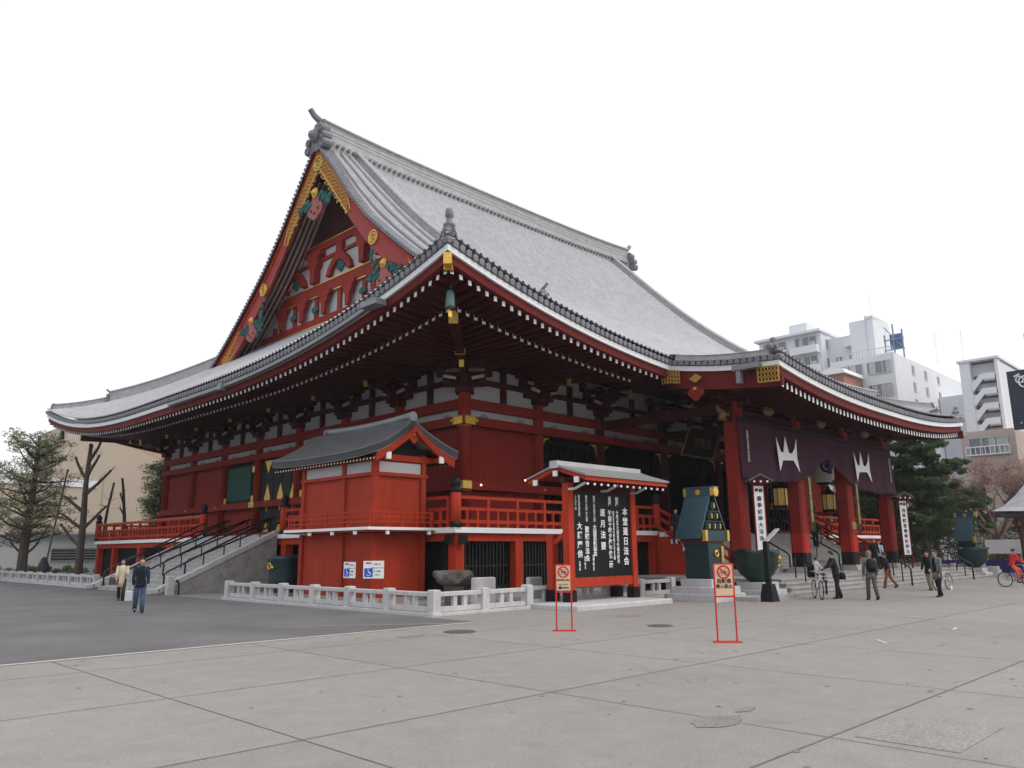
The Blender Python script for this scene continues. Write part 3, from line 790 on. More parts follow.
while x<WX-2.2:
    for sy in (-1,1): b.tube([(x,YC+sy*.3,rz_(x)+.06),(x,YC+sy*.80,rz_(x)-.02)],.12,6)
    x+=.42
P(b,'ridge_base_tiles',M_tile,mr)
b = MB()
for f in (.38,.52,.66):
    for sy in (-1,1):
        b.bar((1.8,YC+sy*.49,rz_(1.8)+1.85*f),(8,YC+sy*.49,rz_(8)+1.85*f),.03,.04)
        for i in range(12):
            xa=8+(WX-16)*i/12; xb=8+(WX-16)*(i+1)/12; b.bar((xa,YC+sy*.49,rz_(xa)+1.85*f),(xb,YC+sy*.49,rz_(xb)+1.85*f),.03,.04)
        b.bar((WX-8,YC+sy*.49,rz_(WX-8)+1.85*f),(WX-1.8,YC+sy*.49,rz_(WX-1.8)+1.85*f),.03,.04)
P(b,'ridge_course',mat('ridge_course_tile',(.34,.33,.35)),mr)
oni((1.6,YC,27.5),(-1,0),1.5); oni((WX-1.6,YC,27.5),(1,0),1.5)
def kpts(x, sgn=1, y1=-.8):
    r=[]
    for i in range(31):
        y=15.75+(y1-15.75)*i/30; r.append((x,y if sgn>0 else DY-y,zroof(y+EV,20)+.05))
    return r
for x in (4.3,WX-4.3):
    for sg in (1,-1):
        pp = kpts(x,sg); polyridge('descending_ridge',pp,.44,.72)
        e=pp[-1]; oni((e[0],e[1]-sg*.1,e[2]+.05),(0,-sg),.55)
# hip ridges
for (cx,cy,sx,sy) in ((0,0,1,1),(WX,0,-1,1),(0,DY,1,-1),(WX,DY,-1,-1)):
    def hp(q): return (cx+sx*q,cy+sy*q)
    pts=[]
    for i in range(25):
        q=-3.3+(VX+1.2+3.3)*i/24; x,y=hp(q); pts.append((x,y,zroof(q+EV,q+EV)))
    polyridge('hip_ridge',pts,.6,.85)
    pts2=[(*hp(q),zroof(q+EV,q+EV)) for q in [-6.25+3.2*i/12 for i in range(13)]]
    polyridge('hip_ridge',pts2,.42,.42)
    q=-3.4; oni((*hp(q),zroof(q+EV,q+EV)-.0),(-sx,-sy),.55)
    q=-6.3; oni((*hp(q),zroof(q+EV,q+EV)+.02),(-sx,-sy),.36,horn=False)
    if (sx,sy)!=(1,1): continue
    b=MB(); x,y=hp(-6.15); z=zroof(.4,.4)+.45
    b.lathe([(.2,0),(.22,.12),(.13,.2),(.10,.34),(.15,.40),(.15,.62),(.12,.70),(.02,.74)],(x,y,z),12)
    P(b,'tip_finial',M_tile,None,True)
# porch corner ornaments
for x,s_ in ((KX0+.1,-1),(KX1-.1,1)):
    polyridge('porch_ridge',[(x,KY+.4+(4.4)*i/10,ksz(KY+.4+4.4*i/10)+.30) for i in range(11)],.36,.22)
    b=MB(); z=kz(x)+.6
    b.lathe([(.13,0),(.17,.08),(.08,.16),(.13,.26),(.13,.34),(.02,.42)],(x,KY+.25,z),10); b.ball((x-.2,KY+.3,z),.15); b.ball((x+.2,KY+.3,z),.15)
    P(b,'porch_corner_ornament',M_tile,None,True)

# ---- gable (west and east)
def gable(side):
    X = (lambda x: x) if side=='W' else (lambda x: WX-x)
    n = -1 if side=='W' else 1
    def prof(off, d): return Pv(d)-off
    ds=[i*.5 for i in range(0,31)]
    # verge: rolled tiles perpendicular to slope edge
    b=MB()
    for sg in (-1,1):
        d=.3
        while d<15.3:
            z=Pv(d)+.10; sl=(Pv(d+.1)-Pv(d-.1 if d>.1 else d))/.2
            b.tube([(X(VX-.28),YC+sg*d,z-.03),(X(VX+.55),YC+sg*d,z+.05)],.125,7); d+=.30/math.sqrt(1+sl*sl)
    P(b,'verge_tiles',M_tile)
    b=MB()
    for sg in (-1,1):
        pts=[(X(VX+1.1),YC+sg*d,Pv(d)) for d in ds if d>.2]
        for off in (.7,1.35,2.0):
            b.tube([(X(VX+off),YC+sg*d,Pv(d,off)+.10) for d in ds if d>.2],.135,7)
    P(b,'verge_roll',mat('pale_roll_tile',(.36,.35,.375),.5,var=.15),None,True)
    # barge board (curved, follows the verge)
    def strip(x0,x1,o0,o1,name,m,dmin=0,dmax=15.4,parent=None):
        b=MB(); vs=[];fs=[]
        dd=[dmin+(dmax-dmin)*i/40 for i in range(41)]
        for sg in (-1,1):
            o=len(vs)
            for d in dd:
                for (x,of) in ((x0,o0),(x1,o0),(x1,o1),(x0,o1)): vs.append((X(x),YC+sg*d,Pv(d)-of*(1+.25*(d/15)**2)))
            for i in range(40):
                for j in range(4): fs.append((o+4*i+j,o+4*i+(j+1)%4,o+4*i+4+(j+1)%4,o+4*i+4+j))
            fs.append((o+3,o+2,o+1,o)); k=o+160; fs.append((k,k+1,k+2,k+3))
        b.add(vs,fs); return P(b,name,m,parent)
    M_b = mat('barge_red',(.30,.035,.03),.55,var=.12)
    strip(VX-.22,VX+1.2,-.02,.14,'verge_board',M_redd)
    bb=strip(VX+.02,VX+.2,.14,1.65,'barge_board',M_b)
    strip(VX-.06,VX+.02,.14,.42,'barge_trim',M_red,parent=bb)
    # gilt lattice at apex: open pattern of small scrolls
    def gilt(d0,d1,sgs,name='gilt_fretwork'):
        b=MB()
        for sg in sgs:
            nst=int((d1-d0)/.24)
            for i in range(nst):
                d=d0+(d1-d0)*(i+.5)/nst
                wd=(1.0 if d0>5 else 1.35)
                for k in range(6):
                    of=(.42+ (1.62-.42)*wd*(k+.5+.3*(i%2))/6.3)
                    if d0<5 and of>1.72 and d>2.6: continue
                    if d0>5 and of>.55+1.0*(d-d0)/(d1-d0): continue
                    z=Pv(d)-of*(1+.25*(d/15)**2)
                    c=(X(VX-.0),YC+sg*d,z)
                    b.ring(c,(n,0,0),.085,.026,7,4)
            for of in (.47,1.60):
                b.tube([(X(VX-.01),YC+sg*(d0+(d1-d0)*i/10),Pv(d0+(d1-d0)*i/10)-of) for i in range(11)],.035,5)
            b.tube([(X(VX-.01),YC+sg*d1,Pv(d1)-.5),(X(VX-.01),YC+sg*(d1+.35),Pv(d1+.35)-1.05),(X(VX-.01),YC+sg*d1,Pv(d1)-1.6)],.045,5)
        P(b,name,M_gold,bb)
    gilt(.05,3.6,(-1,1)); gilt(9.8,12.2,(-1,1))
    def disk(d,of,r=.42):
        for sg in ((-1,1) if d>0 else (1,)):
            b=MB(); z=Pv(d)-of*(1+.25*(d/15)**2); c=(X(VX-.03),YC+sg*d,z)
            b.ring(c,(n,0,0),r,.06,20,6); b.ring(c,(n,0,0),r*.62,.05,14,5)
            for a in range(4): b.bar((X(VX-.03),YC+sg*d,z),(X(VX-.03),YC+sg*d+math.cos(a*PI/2+.4)*r*.55,z+math.sin(a*PI/2+.4)*r*.55),.07,.05)
            P(b,'gilt_crest',M_gold,bb)
            b=MB(); b.disc((X(VX-.0),YC+sg*d,z),(n,0,0),r*.95,.02); P(b,'crest_backing',M_redd if d==0 else M_b,bb)
    disk(0,1.35,.46); disk(6.5,.95,.40)
    # pendants (gegyo) with curls
    def pendant(cy,cz,s):
        b=MB()
        for q_,(u,v,r) in enumerate(((0,.45,.42),(-.38,-.1,.42),(.38,-.1,.42),(0,-.35,.4),(0,.1,.5))): b.disc((X(VX-.12-.006*q_),cy+u*s,cz+v*s),(-n,0,0),r*s,.16*s,14)
        pe=P(b,'gable_pendant',M_pink,bb)
        b=MB()
        for (u,v) in ((-.38,-.1),(.38,-.1),(0,-.35)): b.disc((X(VX-.15),cy+u*s,cz+v*s),(n,0,0),.09*s,.02,8)
        P(b,'pendant_hole',M_redd,pe)
        b=MB(); b.ball((X(VX-.16),cy,cz+.95*s),.22*s,8); b.ring((X(VX-.16),cy,cz+.95*s),(n,0,0),.27*s,.05*s,12,5); P(b,'pendant_boss',M_gold,pe)
        b=MB()
        rnd=random.Random(5)
        for sg in (-1,1):
            for i in range(10):
                u=.5+.13*i+rnd.uniform(-.05,.05); v=.75-.16*i+rnd.uniform(-.2,.2) if False else .5-.05*i+rnd.uniform(-.25,.3)
                b.ball((X(VX-.1),cy+sg*u*s,cz+v*s),.2*s,5,sc=(.5,1,1)); 
                b.ring((X(VX-.14),cy+sg*u*s,cz+v*s),(n,0,0),.17*s,.035*s,8,4)
        P(b,'carved_foliage',M_teal,pe)
    pendant(YC,Pv(0)-4.5,1.1)
    for sg in (-1,1): pendant(YC+sg*7.75,Pv(7.75)-2.75,.9)
    b=MB(); rnd=random.Random(9)
    for sg in (-1,1):
        for i in range(16):
            d=6.4+rnd.uniform(-.25,.3)+.05*i; z=Pv(d)-1.9-.12*i
            b.ball((X(VX+.0),YC+sg*d,z),.17,5,sc=(.5,1,1))
    P(b,'carved_vine',M_teal,bb)
    # under-verge soffit with pale rafters
    strip(VX+.2,GW+.02,.25,.4,'verge_soffit',M_redd)
    b=MB()
    for sg in (-1,1):
        for of in (.5,.85,1.2,1.55,1.9):
            pts=[(X(VX+of),YC+sg*(1.2+.65*i),Pv(1.2+.65*i)-.52) for i in range(21)]
            for i in range(20): b.bar(pts[i],pts[i+1],.13,.16)
    P(b,'verge_rafter_set',mat('pale_worn_red',(.42,.30,.28)))
    # gable wall
    b=MB(); poly=[]
    for d in [15.2-.8*i for i in range(20)]: 
        if d>0: poly.append((-d,Pv(d)-.3))
    poly=[(-u,v) for u,v in [(p[0],p[1]) for p in poly]][::1]
    left=[(-d,Pv(d)-.3) for d in [15.2-.8*i for i in range(19)]]+[(0,Pv(0)-.4)]
    right=[(d,Pv(d)-.3) for d in [15.2-.8*i for i in range(19)]][::-1]
    pl=left+right
    pl=[(-15.2,13.2)]+pl+[(15.2,13.2)]
    b.prism(pl,lambda u,v,t:(X(t),YC+u,v),GW,GW+.2); P(b,'gable_wall',M_plast)
    b=MB(); b.prism([(-5.0,22.1),(5.0,22.1),(0,27.0)],lambda u,v,t:(X(t),YC+u,v),GW-.06,GW-.002); P(b,'gable_apex_shade',M_redd)  # dark sheet added for the shade inside the gable apex
    b=MB()
    for z,w,h in ((15.05,11.4,.55),(16.45,10.2,.5),(18.5,8.2,.75),(21.7,5.0,.42)): b.box(min(X(GW-.2),X(GW-.005)),max(X(GW-.2),X(GW-.005)),YC-w,YC+w,z,z+h)
    for u in (-8.4,-5.6,-2.8,0,2.8,5.6,8.4):
        zt=min(Pv(abs(u))-1.4,18.95); b.box(min(X(GW-.12),X(GW-.004)),max(X(GW-.12),X(GW-.004)),YC+u-.22,YC+u+.22,14.6,zt)
    gf=P(b,'gable_frame',mat('gable_red',(.27,.022,.015),.6,var=.14,grime=.4))
    b=MB()
    for z,w in ((16.42,10.2),(18.46,8.2),(19.28,8.2),(22.15,5.0)): b.bar((X(GW-.22),YC-w,z),(X(GW-.22),YC+w,z),.05,.07)
    P(b,'gilt_line',M_gold,gf)
    # brackets & frog-leg struts
    b=MB()
    for u in (-7,-4.2,-1.4,1.4,4.2,7):
        z=16.96; b.prism([(-.75,1.6),(.75,1.6),(.75,1.35),(.5,1.25),(.45,.9),(.25,.75),(.2,0),(-.2,0),(-.25,.75),(-.45,.9),(-.5,1.25),(-.75,1.35)],lambda a,v,t:(X(t),YC+u+a,z+v),GW-.45,GW-.21)
    for u in (0,-5.6,5.6):
        b.prism([(-1.5,0),(-1.0,0),(-.85,.35),(-.4,.75),(0,.85),(.4,.75),(.85,.35),(1.0,0),(1.5,0),(1.25,.55),(.75,1.05),(.35,1.35),(.35,2.1),(-.35,2.1),(-.35,1.35),(-.75,1.05),(-1.25,.55)],lambda a,v,t:(X(t),YC+u+a,19.55+v),GW-.3,GW-.01)
    P(b,'gable_bracket',mat('gable_red',(0,0,0)),gf)
    b=MB()
    for u in (-2.9,2.9):
        b.prism([(-.9,2.2),(.9,2.2),(.9,1.9),(.6,1.75),(.55,1.2),(.3,1.0),(.26,0),(-.26,0),(-.3,1.0),(-.55,1.2),(-.6,1.75),(-.9,1.9)],lambda a,v,t:(X(t),YC+u+a,19.4+v),GW-.5,GW-.01)
    for z,w in ((20.9,6.2),): b.box(min(X(GW-.16),X(GW-.012)),max(X(GW-.16),X(GW-.012)),YC-w,YC+w,z,z+.22)
    P(b,'gable_strut',mat('gable_red',(0,0,0)),gf)
    b=MB()
    for u in (0,-5.6,5.6):
        for (a,v,r) in ((0,.7,.3),(-.3,.45,.2),(.3,.45,.2),(0,.3,.25)): b.ball((X(GW-.1),YC+u+a,19.55+v),r,6,sc=(.4,1,1))
    for u in (-5.6,-2.8,2.8,5.6): b.ball((X(GW-.2),YC+u,17.6),.3,6,sc=(.4,1.4,.8))
    P(b,'carved_ornament',M_teal,gf)
gable('W'); gable('E')

# ---- porch (kohai)
PY = -7.8; PZ = 0.60
PXS = [XC+(i-1.5)*5.775 for i in range(4)]
for i,x in enumerate(PXS):
    b=MB(); b.lathe([(.86,0),(.84,.05),(.62,.25),(.6,.28)],(x,PY,PZ),4,rot=PI/4); 
    P(b,'pillar_base',M_step)
    def sq(z0,z1,h,m,name,par=None):
        b=MB(); c=.1
        pl=[(-h,-h+c),(-h+c,-h),(h-c,-h),(h,-h+c),(h,h-c),(h-c,h),(-h+c,h),(-h,h-c)]
        b.prism(pl,lambda u,v,t:(x+u,PY+v,t),z0,z1); return P(b,name,m,par)
    pl_=sq(PZ+.28,8.3,.36,mat('pillar_red',(.24,.017,.011),.6,var=.14,scale=1.5,grime=.5),'porch_pillar')
    sq(PZ+.28,1.55,.372,M_black,'pillar_shoe',pl_); (sq(1.55,2.45,.366,mat('pillar_bright_red',(.36,.022,.010),.6),'pillar_bright_band',pl_) if i in (1,2) else None)  # brighter red band low on the two middle pillars
b=MB(); b.box(PXS[0]-.9,PXS[3]+.9,PY-.22,PY+.22,7.42,8.0); b.box(PXS[0]-1.5,PXS[3]+1.5,PY-.2,PY+.2,8.35,8.6)
for x in PXS:
    b.box(x-.18,x+.18,PY+.22,-.3,7.9,8.3)
P(b,'porch_beam',M_redd)  # beam colour darkened for the shade under the porch roof
for i,x in enumerate(PXS):
    b=MB()
    for z,w in ((8.0,.9),(8.2,1.7),(8.6,2.4)): b.box(x-w/2,x+w/2,PY-.18,PY+.18,z,z+.2); b.box(x-.15,x+.15,PY-w/2,PY+w/2,z+.02,z+.18)
    P(b,'bracket_set',M_redd)
    if i in (0,3):
        s_=-1 if i==0 else 1
        b=MB()    # carved beam-end head, weathered gold
        b.ball((x+s_*.75,PY,7.65),.3,8,sc=(1.2,.8,1)); b.tube([(x+s_*.95,PY,7.75),(x+s_*1.2,PY,7.85),(x+s_*1.3,PY,8.1)],[.14,.1,.06],6); b.tube([(x+s_*.95,PY,7.6),(x+s_*1.15,PY,7.45)],[.12,.07],6)
        P(b,'carved_beast_head',mat('worn_gilding',(.20,.12,.05),.5,.3,var=.3,scale=8),None,True)
b=MB()
for x in (PXS[0]+2.9,XC,PXS[3]-2.9): b.ring((x,PY-.3,8.15),(0,1,0),.5,.05,14,5,a0=PI,a1=2*PI)
for x in (PXS[0]+2.9,XC,PXS[3]-2.9): b.ball((x,PY-.25,8.25),.35,7,sc=(1.5,.5,.8))
P(b,'carved_strut',mat('worn_gilding',(.20,.12,.05)))
# gilt on porch side boards
b=MB()
def fret(x,y0,y1,zc,h,n=7):
    for i in range(n):
        for k in range(3):
            y=y0+(y1-y0)*(i+.5)/n; z=zc(y)-.25-h*(k+.5)/3
            b.ring((x,y,z),(1,0,0),h/7,.03,7,4)
    for k in (0,1): b.tube([(x,y0+(y1-y0)*i/6,zc(y0+(y1-y0)*i/6)-.24-h*k) for i in range(7)],.035,5)
    for y in (y0,y1): b.bar((x,y,zc(y)-.24),(x,y,zc(y)-.24-h),.05,.05)
fret(KX0-.12,KY+.02,KY+.9,ksz,.62,6); fret(KX0-.12,-EV-.5,-EV+.4,lambda y: ksz(min(y,-EV)),.55,6)
yy=-7.9; z=ksz(yy)-.55
b.prism([(-.32,0),(0,-.2),(.32,0),(0,.2)],lambda u,v,t:(t,yy+u,z+v),KX0-.13,KX0-.08)
b.ball((KX0-.22,yy,ksz(yy)-1.05),.09)
P(b,'gilt_fretwork',mat('aged_gilding',(.42,.27,.06),.5,.6,var=.2,scale=6))
b=MB()
for (u,v,r) in ((-.2,0,.18),(.2,.01,.18),(0,-.15,.2),(0,.1,.22)): b.disc((KX0-.13-.05*(u+1)*(v+1),yy+u,ksz(yy)-1.2+v),(1,0,0),r,.1,12)
P(b,'porch_pendant',M_red2)
b=MB(); b.box(KX0-.4,KX0-.02,KY+.75,KY+1.9,ksz(-10.4)-.30,ksz(-10.4)-.08); b.box(KX0-.36,KX0-.14,KY+1.55,KY+1.75,ksz(-10.2)-.85,ksz(-10.4)-.305)
P(b,'gutter_box',mat('grey_gutter',(.22,.22,.24),.5,.3))
b=MB(); b.box(-EV-.32,-EV-.02,9.5,9.8,eav(15)-.4,eav(15)-.1)
for yy in (-2.7,): b.box(-EV-.5,-EV-.02,yy-.5,yy+.5,eav(yy+EV)-.42,eav(yy+EV)-.2)
sweep(b,[(x,y,z,nx,ny) for (x,y,z,nx,ny) in epts('W',a=-2.5,b_=16,n=24)],.02,.2,-.26,-.12)
P(b,'gutter',mat('grey_gutter',(.22,.22,.24)))
# ---- front steps (low platform) and main stair
def riser_block(mb,x0,x1,y0,y1,z0,z1): mb.box(x0+.03,x1-.03,y0+.035,y1,z0,z1-.05); mb.bbox(x0,x1,y0,y1+.01,z1-.0501,z1,.01)
for i in range(4):
    b=MB(); y0=-11.9+.32*i; xx=5.9+.25*i
    riser_block(b,xx,31.6-.1*i,y0,-3.35 if i==3 else y0+.6,0.0 if i==0 else .15*i-.02,.15*(i+1)); P(b,'platform_step',M_step)
b=MB(); b.box(2.5,5.88,-12.15,-8.4,0,.13); P(b,'platform_apron',M_step)
for i in range(12):
    b=MB(); z=.6+2.02*(i+1)/12; y=-7.0+.3*i
    b.box(9.6,26.5,y+.03,-3.46,z-2.02/12+.001,z-.041); b.bbox(9.6,26.5,y,-3.46,z-.04,z,.008); P(b,'stair_step',M_step)
for x in (9.45,26.65):   # red side railings of front stair
    b=MB(); s0=Vector((x,-7.2,.6)); s1=Vector((x,-3.4,2.62))
    for h in (1.1,.68,.2): b.bar(s0+Vector((0,0,h)),s1+Vector((0,0,h)),.13,.13)
    for i in range(6): q=s0+(s1-s0)*i/5; b.bar(q,q+Vector((0,0,1.12)),.13,.13,up=(0,1,0))
    b.box(x-.12,x+.12,-7.2,-3.4,.6,.8)
    b.prism([(-7.3,.6),(-3.4,.6),(-3.4,2.6)],lambda u,v,t:(t,u,v),x-.1,x+.1)
    P(b,'stair_railing',M_red)
    b=MB()
    for i in range(6): q=s0+(s1-s0)*(i+.5)/6; b.box(x-.2,x+.2,q.y-.18,q.y+.1,q.z-.1,q.z+.1)
    P(b,'stair_end_cap',M_white)
def handrail(x,ya,za,yb,zb,h=.95,xb=None,axis='y'):
    b=MB(); 
    def pt(a,z): return (x,a,z) if axis=='y' else (a,x,z)
    b.tube([pt(ya,za),pt(ya,za+h-.12),pt(ya+.12*(1 if yb>ya else -1),za+h),pt(yb,zb+h)],.042,8)
    n=3
    for i in range(1,n+1):
        a=ya+(yb-ya)*i/n; z=za+(zb-za)*i/n; b.tube([pt(a,z),pt(a,z+h)],.03,6)
    P(b,'handrail',M_iron,None,True)
for x in (11.7,15.2,21,24.4): handrail(x,-7.15,.6,-3.5,2.62)
for x in (8.2,17.5,27.0): handrail(x,-12.0,0.0,-10.8,.6,.9)
# ---- west stair
SY0,SY1,SX0,SX1 = 9.7,18.45,-8.75,-3.45
n=15; rz=2.62/n; tr=(SX1-SX0)/n
for i in range(n):
    b=MB(); b.box(SX0+tr*i+.03,SX1,SY0+.35,SY1-.35,rz*i+.001 if i else 0.002,rz*(i+1)-.041); b.bbox(SX0+tr*i,SX1,SY0+.35,SY1-.35,rz*(i+1)-.04,rz*(i+1),.008); P(b,'stair_step',mat('pale_stair_granite',(.40,.392,.388),.85,var=.18,scale=3,fine=.15,bscale=40))
for y0 in (SY0,SY1-.35):
    b=MB(); b.prism([(SX0-.45,.0),(SX1,0.0),(SX1,2.66),(SX0-.1,.14),(SX0-.45,.14)],lambda u,v,t:(u,t,v),y0+.03,y0+.32); P(b,'stair_side_wall',M_rough)
    b=MB(); b.bar((SX0-.5,y0+.17,.14),(SX0-.1,y0+.17,.16),.38,.16); b.bar((SX0-.15,y0+.17,.16),(SX1,y0+.17,2.70),.38,.2); P(b,'stair_curb',M_stone)
for y in (10.25,12.7,15.2,17.9):
    handrail(y,SX0+.25,.0,SX1+.1,2.5,.95,axis='x')
    handrail(y+.12,SX0+1.2,.5,SX1+1.2,2.55,.95,axis='x')
# ---- plaque under the porch eave
pq=MB(); z0=7.0
def plq(u,v,t): # tilted board facing -y and slightly downward
    return (15.2+u, -2.2-.35*v+t, 6.75+v)
pq.prism([(-1.6,0),(1.6,0),(1.8,1.5),(-1.4,1.5)],plq,0,.1); pl0=P(pq,'name_plaque',M_dark)
b=MB()
cs=[(-1.6,0),(1.6,0),(1.8,1.5),(-1.4,1.5)]
for i in range(4): b.bar(plq(*cs[i],-.03),plq(*cs[(i+1)%4],-.03),.08,.08)
P(b,'plaque_frame',mat('dull_gilding',(.20,.13,.05),.5,.4),pl0)
t_=text('施無畏',.62,(15.3,-2.56,7.45),facing(0,-1),mat('dull_gilding',(0,0,0)),pl0,vertical=False)
# warm bulbs/inside lights
b=MB()
for (x,y,z) in ((3.2,-.6,4.9),(.5,-.55,4.55),(-5.0,-1.7,5.9)): b.ball((x,y,z),.045,6)
P(b,'small_lamp',M_warm)

# ================================================================== STONE FENCES
def fence(name, label, x0, y0, dx, dy, n, sp, lastpost=True, firstpost=True):
    root = empty('stone_fence', (x0,y0,0), label, 'stone fence', 'stone fences around the hall')
    D = Vector((dx,dy,0)); T = Vector((-dy,dx,0))
    def ob(a0,a1,w,z0,z1,nm,c=.012):
        b = MB()
        p = [D*a0-T*w/2, D*a1-T*w/2, D*a1+T*w/2, D*a0+T*w/2]
        cx = sum((q.x for q in p))/4; cy = sum((q.y for q in p))/4
        lo = (min(q.x for q in p),min(q.y for q in p)); hi = (max(q.x for q in p),max(q.y for q in p))
        b.bbox(lo[0],hi[0],lo[1],hi[1],z0,z1,c); return b.build(nm,M_stone,root)
    ob(-.2 if firstpost else .21,n*sp+.2,.40,0,.085,'kerb')
    for i in range(n+1):
        if (i==0 and not firstpost) or (i==n and not lastpost): continue
        p = ob(i*sp-.135,i*sp+.135,.27,.086,.70,'post',.03)
    for i in range(n):
        a0,a1 = i*sp+.135, (i+1)*sp-.135
        ob(a0,a1,.17,.52,.635,'top_rail',.02); ob(a0,a1,.13,.10,.235,'bottom_rail',.008)
        m=(a0+a1)/2
        for q in (m-.19,m+.19): ob(q-.07,q+.07,.10,.236,.519,'baluster',.0)
    return root
fence('f','pale stone fence on the road side in front of the small red annex',-8.31,-8.208,0,1,6,2.084)
fence('f','short pale stone fence running from the near corner post towards the notice board',-8.31,-8.208,1,0,2,1.86,firstpost=False)
fence('f','pale stone fence passing behind the big black notice board',-4.2,-7.82,1,0,4,2.0)
fence('f','long pale stone fence beyond the west stair at the left edge of the photo',-8.31,19.6,0,1,14,2.084)
ep = MB(); ep.bbox(-8.75,-8.45,9.15,9.42,0,.80,.03); tag(ep.build('stone_post',M_stone),'single square stone post at the foot of the west stair curb','post')
bl = MB(); bl.tube([(-8.35,8.95,0),(-8.35,8.95,.42),(-8.38,8.98,.55),(-8.45,9.02,.62)],[.04,.04,.05,.07],8)
tag(bl.build('bollard_light',M_iron,smooth=True),'small black bollard light beside the foot of the west stair curb','light')

# ================================================================== ANNEX (lift tower)
AX0,AX1,AY0,AY1 = -5.8,-3.5,-1.63,3.3
an = empty('annex_building',(0,0,0),'small two storey bright red annex with curved grey roof and thin balcony','building')
M_ann = mat('annex_red_panel',(.36,.033,.011),.6,var=.14,scale=.8,grime=.55)
b=MB(); b.box(AX0,AX1,AY0,AY1,0.12,2.44); an_l=b.build('lower_wall',M_ann,an)
b=MB(); b.box(AX0,AX1,AY0,AY1,2.62,5.35); b.build('upper_wall',M_ann,an)
b=MB(); b.box(AX0-.12,AX1,AY0-.12,AY1+.1,0,.12); b.build('plinth',M_step,an)
for z0,z1 in ((.12,2.44),(2.68,5.4)):
    for (x,y) in ((AX0,AY0),(AX0,AY0+1.95),(AX0,AY1),(AX1-.1,AY0)):
        b=MB(); b.box(x-.1,x+.12,y-.1 if y!=AY1 else y-.12,y+.12 if y!=AY1 else y+.1,z0,z1); b.build('corner_post',M_ann,an)
b=MB(); b.box(AX0-.13,AX1+.1,AY0-.13,AY0-.005,4.52,4.64); b.box(AX0-.13,AX0-.005,AY0-.005,AY1+.13,4.52,4.64); b.build('wall_beam',M_ann,an)
b=MB(); b.box(AX0+.14,AX1-.12,AY0-.03,AY0-.002,4.66,5.05); b.box(AX0-.03,AX0-.002,AY0+.14,AY0+1.83,4.66,5.05); b.box(AX0-.03,AX0-.002,AY0+2.09,AY1-.14,4.66,5.05); b.build('plaster_band',M_plast,an)
b=MB(); b.box(AX0-.62,AX1+.05,AY0-.62,AY1+.3,2.46,2.54); b.build('balcony_floor',M_ann,an)
b=MB(); b.box(AX0-.70,AX1+.05,AY0-.70,AY0-.62,2.52,2.62); b.box(AX0-.70,AX0-.62,AY0-.62,AY1+.3,2.52,2.62); b.box(AX0-.62,AX1,AY0-.62,AY1+.3,2.541,2.60); b.build('balcony_edge',M_white,an)
for (x,y,a) in [(AX0-.72,AY0+k,0) for k in (0.1,1.6,3.2)]+[(AX0+k,AY0-.72,1) for k in (.1,2.0)]:
    b=MB(); b.box(x-.05,x+.05,y-.05,y+.05,2.36,2.48); b.build('joist_end',M_white,an)
b=MB()
q=[(AX1,AY0-.55),(AX0-.55,AY0-.55),(AX0-.55,AY1+.2)]
for h in (.2,.38,.55):
    for i in (0,1): b.bar((*q[i],2.62+h),(*q[i+1],2.62+h),.05,.05)
for i in range(5):
    for (x,y) in ((AX1-.1-(AX1-AX0+.35)*i/4,AY0-.55),(AX0-.55,AY0-.55+(AY1-AY0+.7)*i/4)): b.bar((x,y,2.62),(x,y,3.22),.06,.06,up=(0,1,0))
b.build('balcony_rail',M_red,an)
# roof: curved gable, ridge along y
RXc = (AX0+AX1)/2+.24; hw=1.95; ry0,ry1=AY0-.85,AY1+1.9
def rprof(u): a=abs(u)/hw; return 6.72-1.42*(a**.82)*1.0+ .10*a**4
def rsweep(off0,off1,x_in,name,m,y0,y1,ex=0.0,lo=-1,hi=1):
    b=MB(); N=24; vs=[];fs=[]
    for i in range(N+1):
        u=(hw+ex)*(lo+(hi-lo)*i/N)
        z=rprof(u); ya=y0+.42*(1-abs(u)/hw)
        for j in range(9):
            y=ya+(y1-ya)*j/8; up=.14*abs(2*j/8-1)**3*(abs(u)/hw)
            vs.append((RXc+u,y,z+off1+up))
        for j in range(9):
            y=ya+(y1-ya)*j/8; up=.14*abs(2*j/8-1)**3*(abs(u)/hw)
            vs.append((RXc+u,y,z+off0+up))
    for i in range(N):
        for j in range(8):
            a=i*18+j; fs.append((a,a+18,a+19,a+1)); a+=9; fs.append((a,a+1,a+19,a+18))
        a=i*18; fs.append((a,a+9,a+27,a+18)); a=i*18+8; fs.append((a,a+18,a+27,a+9))
    for i in (0,N):
        for j in range(8): a=i*18+j; fs.append((a,a+1,a+10,a+9))
    b.add(vs,fs); return b.build(name,m,an)
rf=rsweep(.0,.05,0,'roof',M_copper,ry0,ry1)
rsweep(-.24,-.002,0,'roof_edge',M_cedge,ry0+.02,ry1-.02,-.02)
rsweep(-.27,-.245,0,'roof_gold_line',mat('pale_edge_line',(.45,.36,.28)),ry0+.05,ry1-.05,-.04)
rsweep(-.50,-.275,0,'barge_board',M_ann,ry0+.10,ry0+.2,-.10)
b=MB()
for i in range(34):
    y=ry0+.3+(ry1-ry0-.5)*i/33
    for s_ in (-1,1):
        x=RXc+s_*(hw-.12); b.bar((x,y,rprof(hw-.12)-.36),(RXc+s_*.9,y,rprof(.9)-.36),.07,.08,0); b.bar((x+s_*.012,y,rprof(hw-.12)-.362),(x+s_*.003,y,rprof(hw-.12)-.362),.07,.08,1)
b.build('rafters',[M_redd,mat('cream_tip',(.7,.6,.45))],an,kind='stuff')
b=MB(); b.prism([(-1.15,5.35),(1.15,5.35),(0,6.25)],lambda u,v,t:((AX0+AX1)/2+u,t,v),AY0,AY1); b.build('gable_wall',M_dark,an)
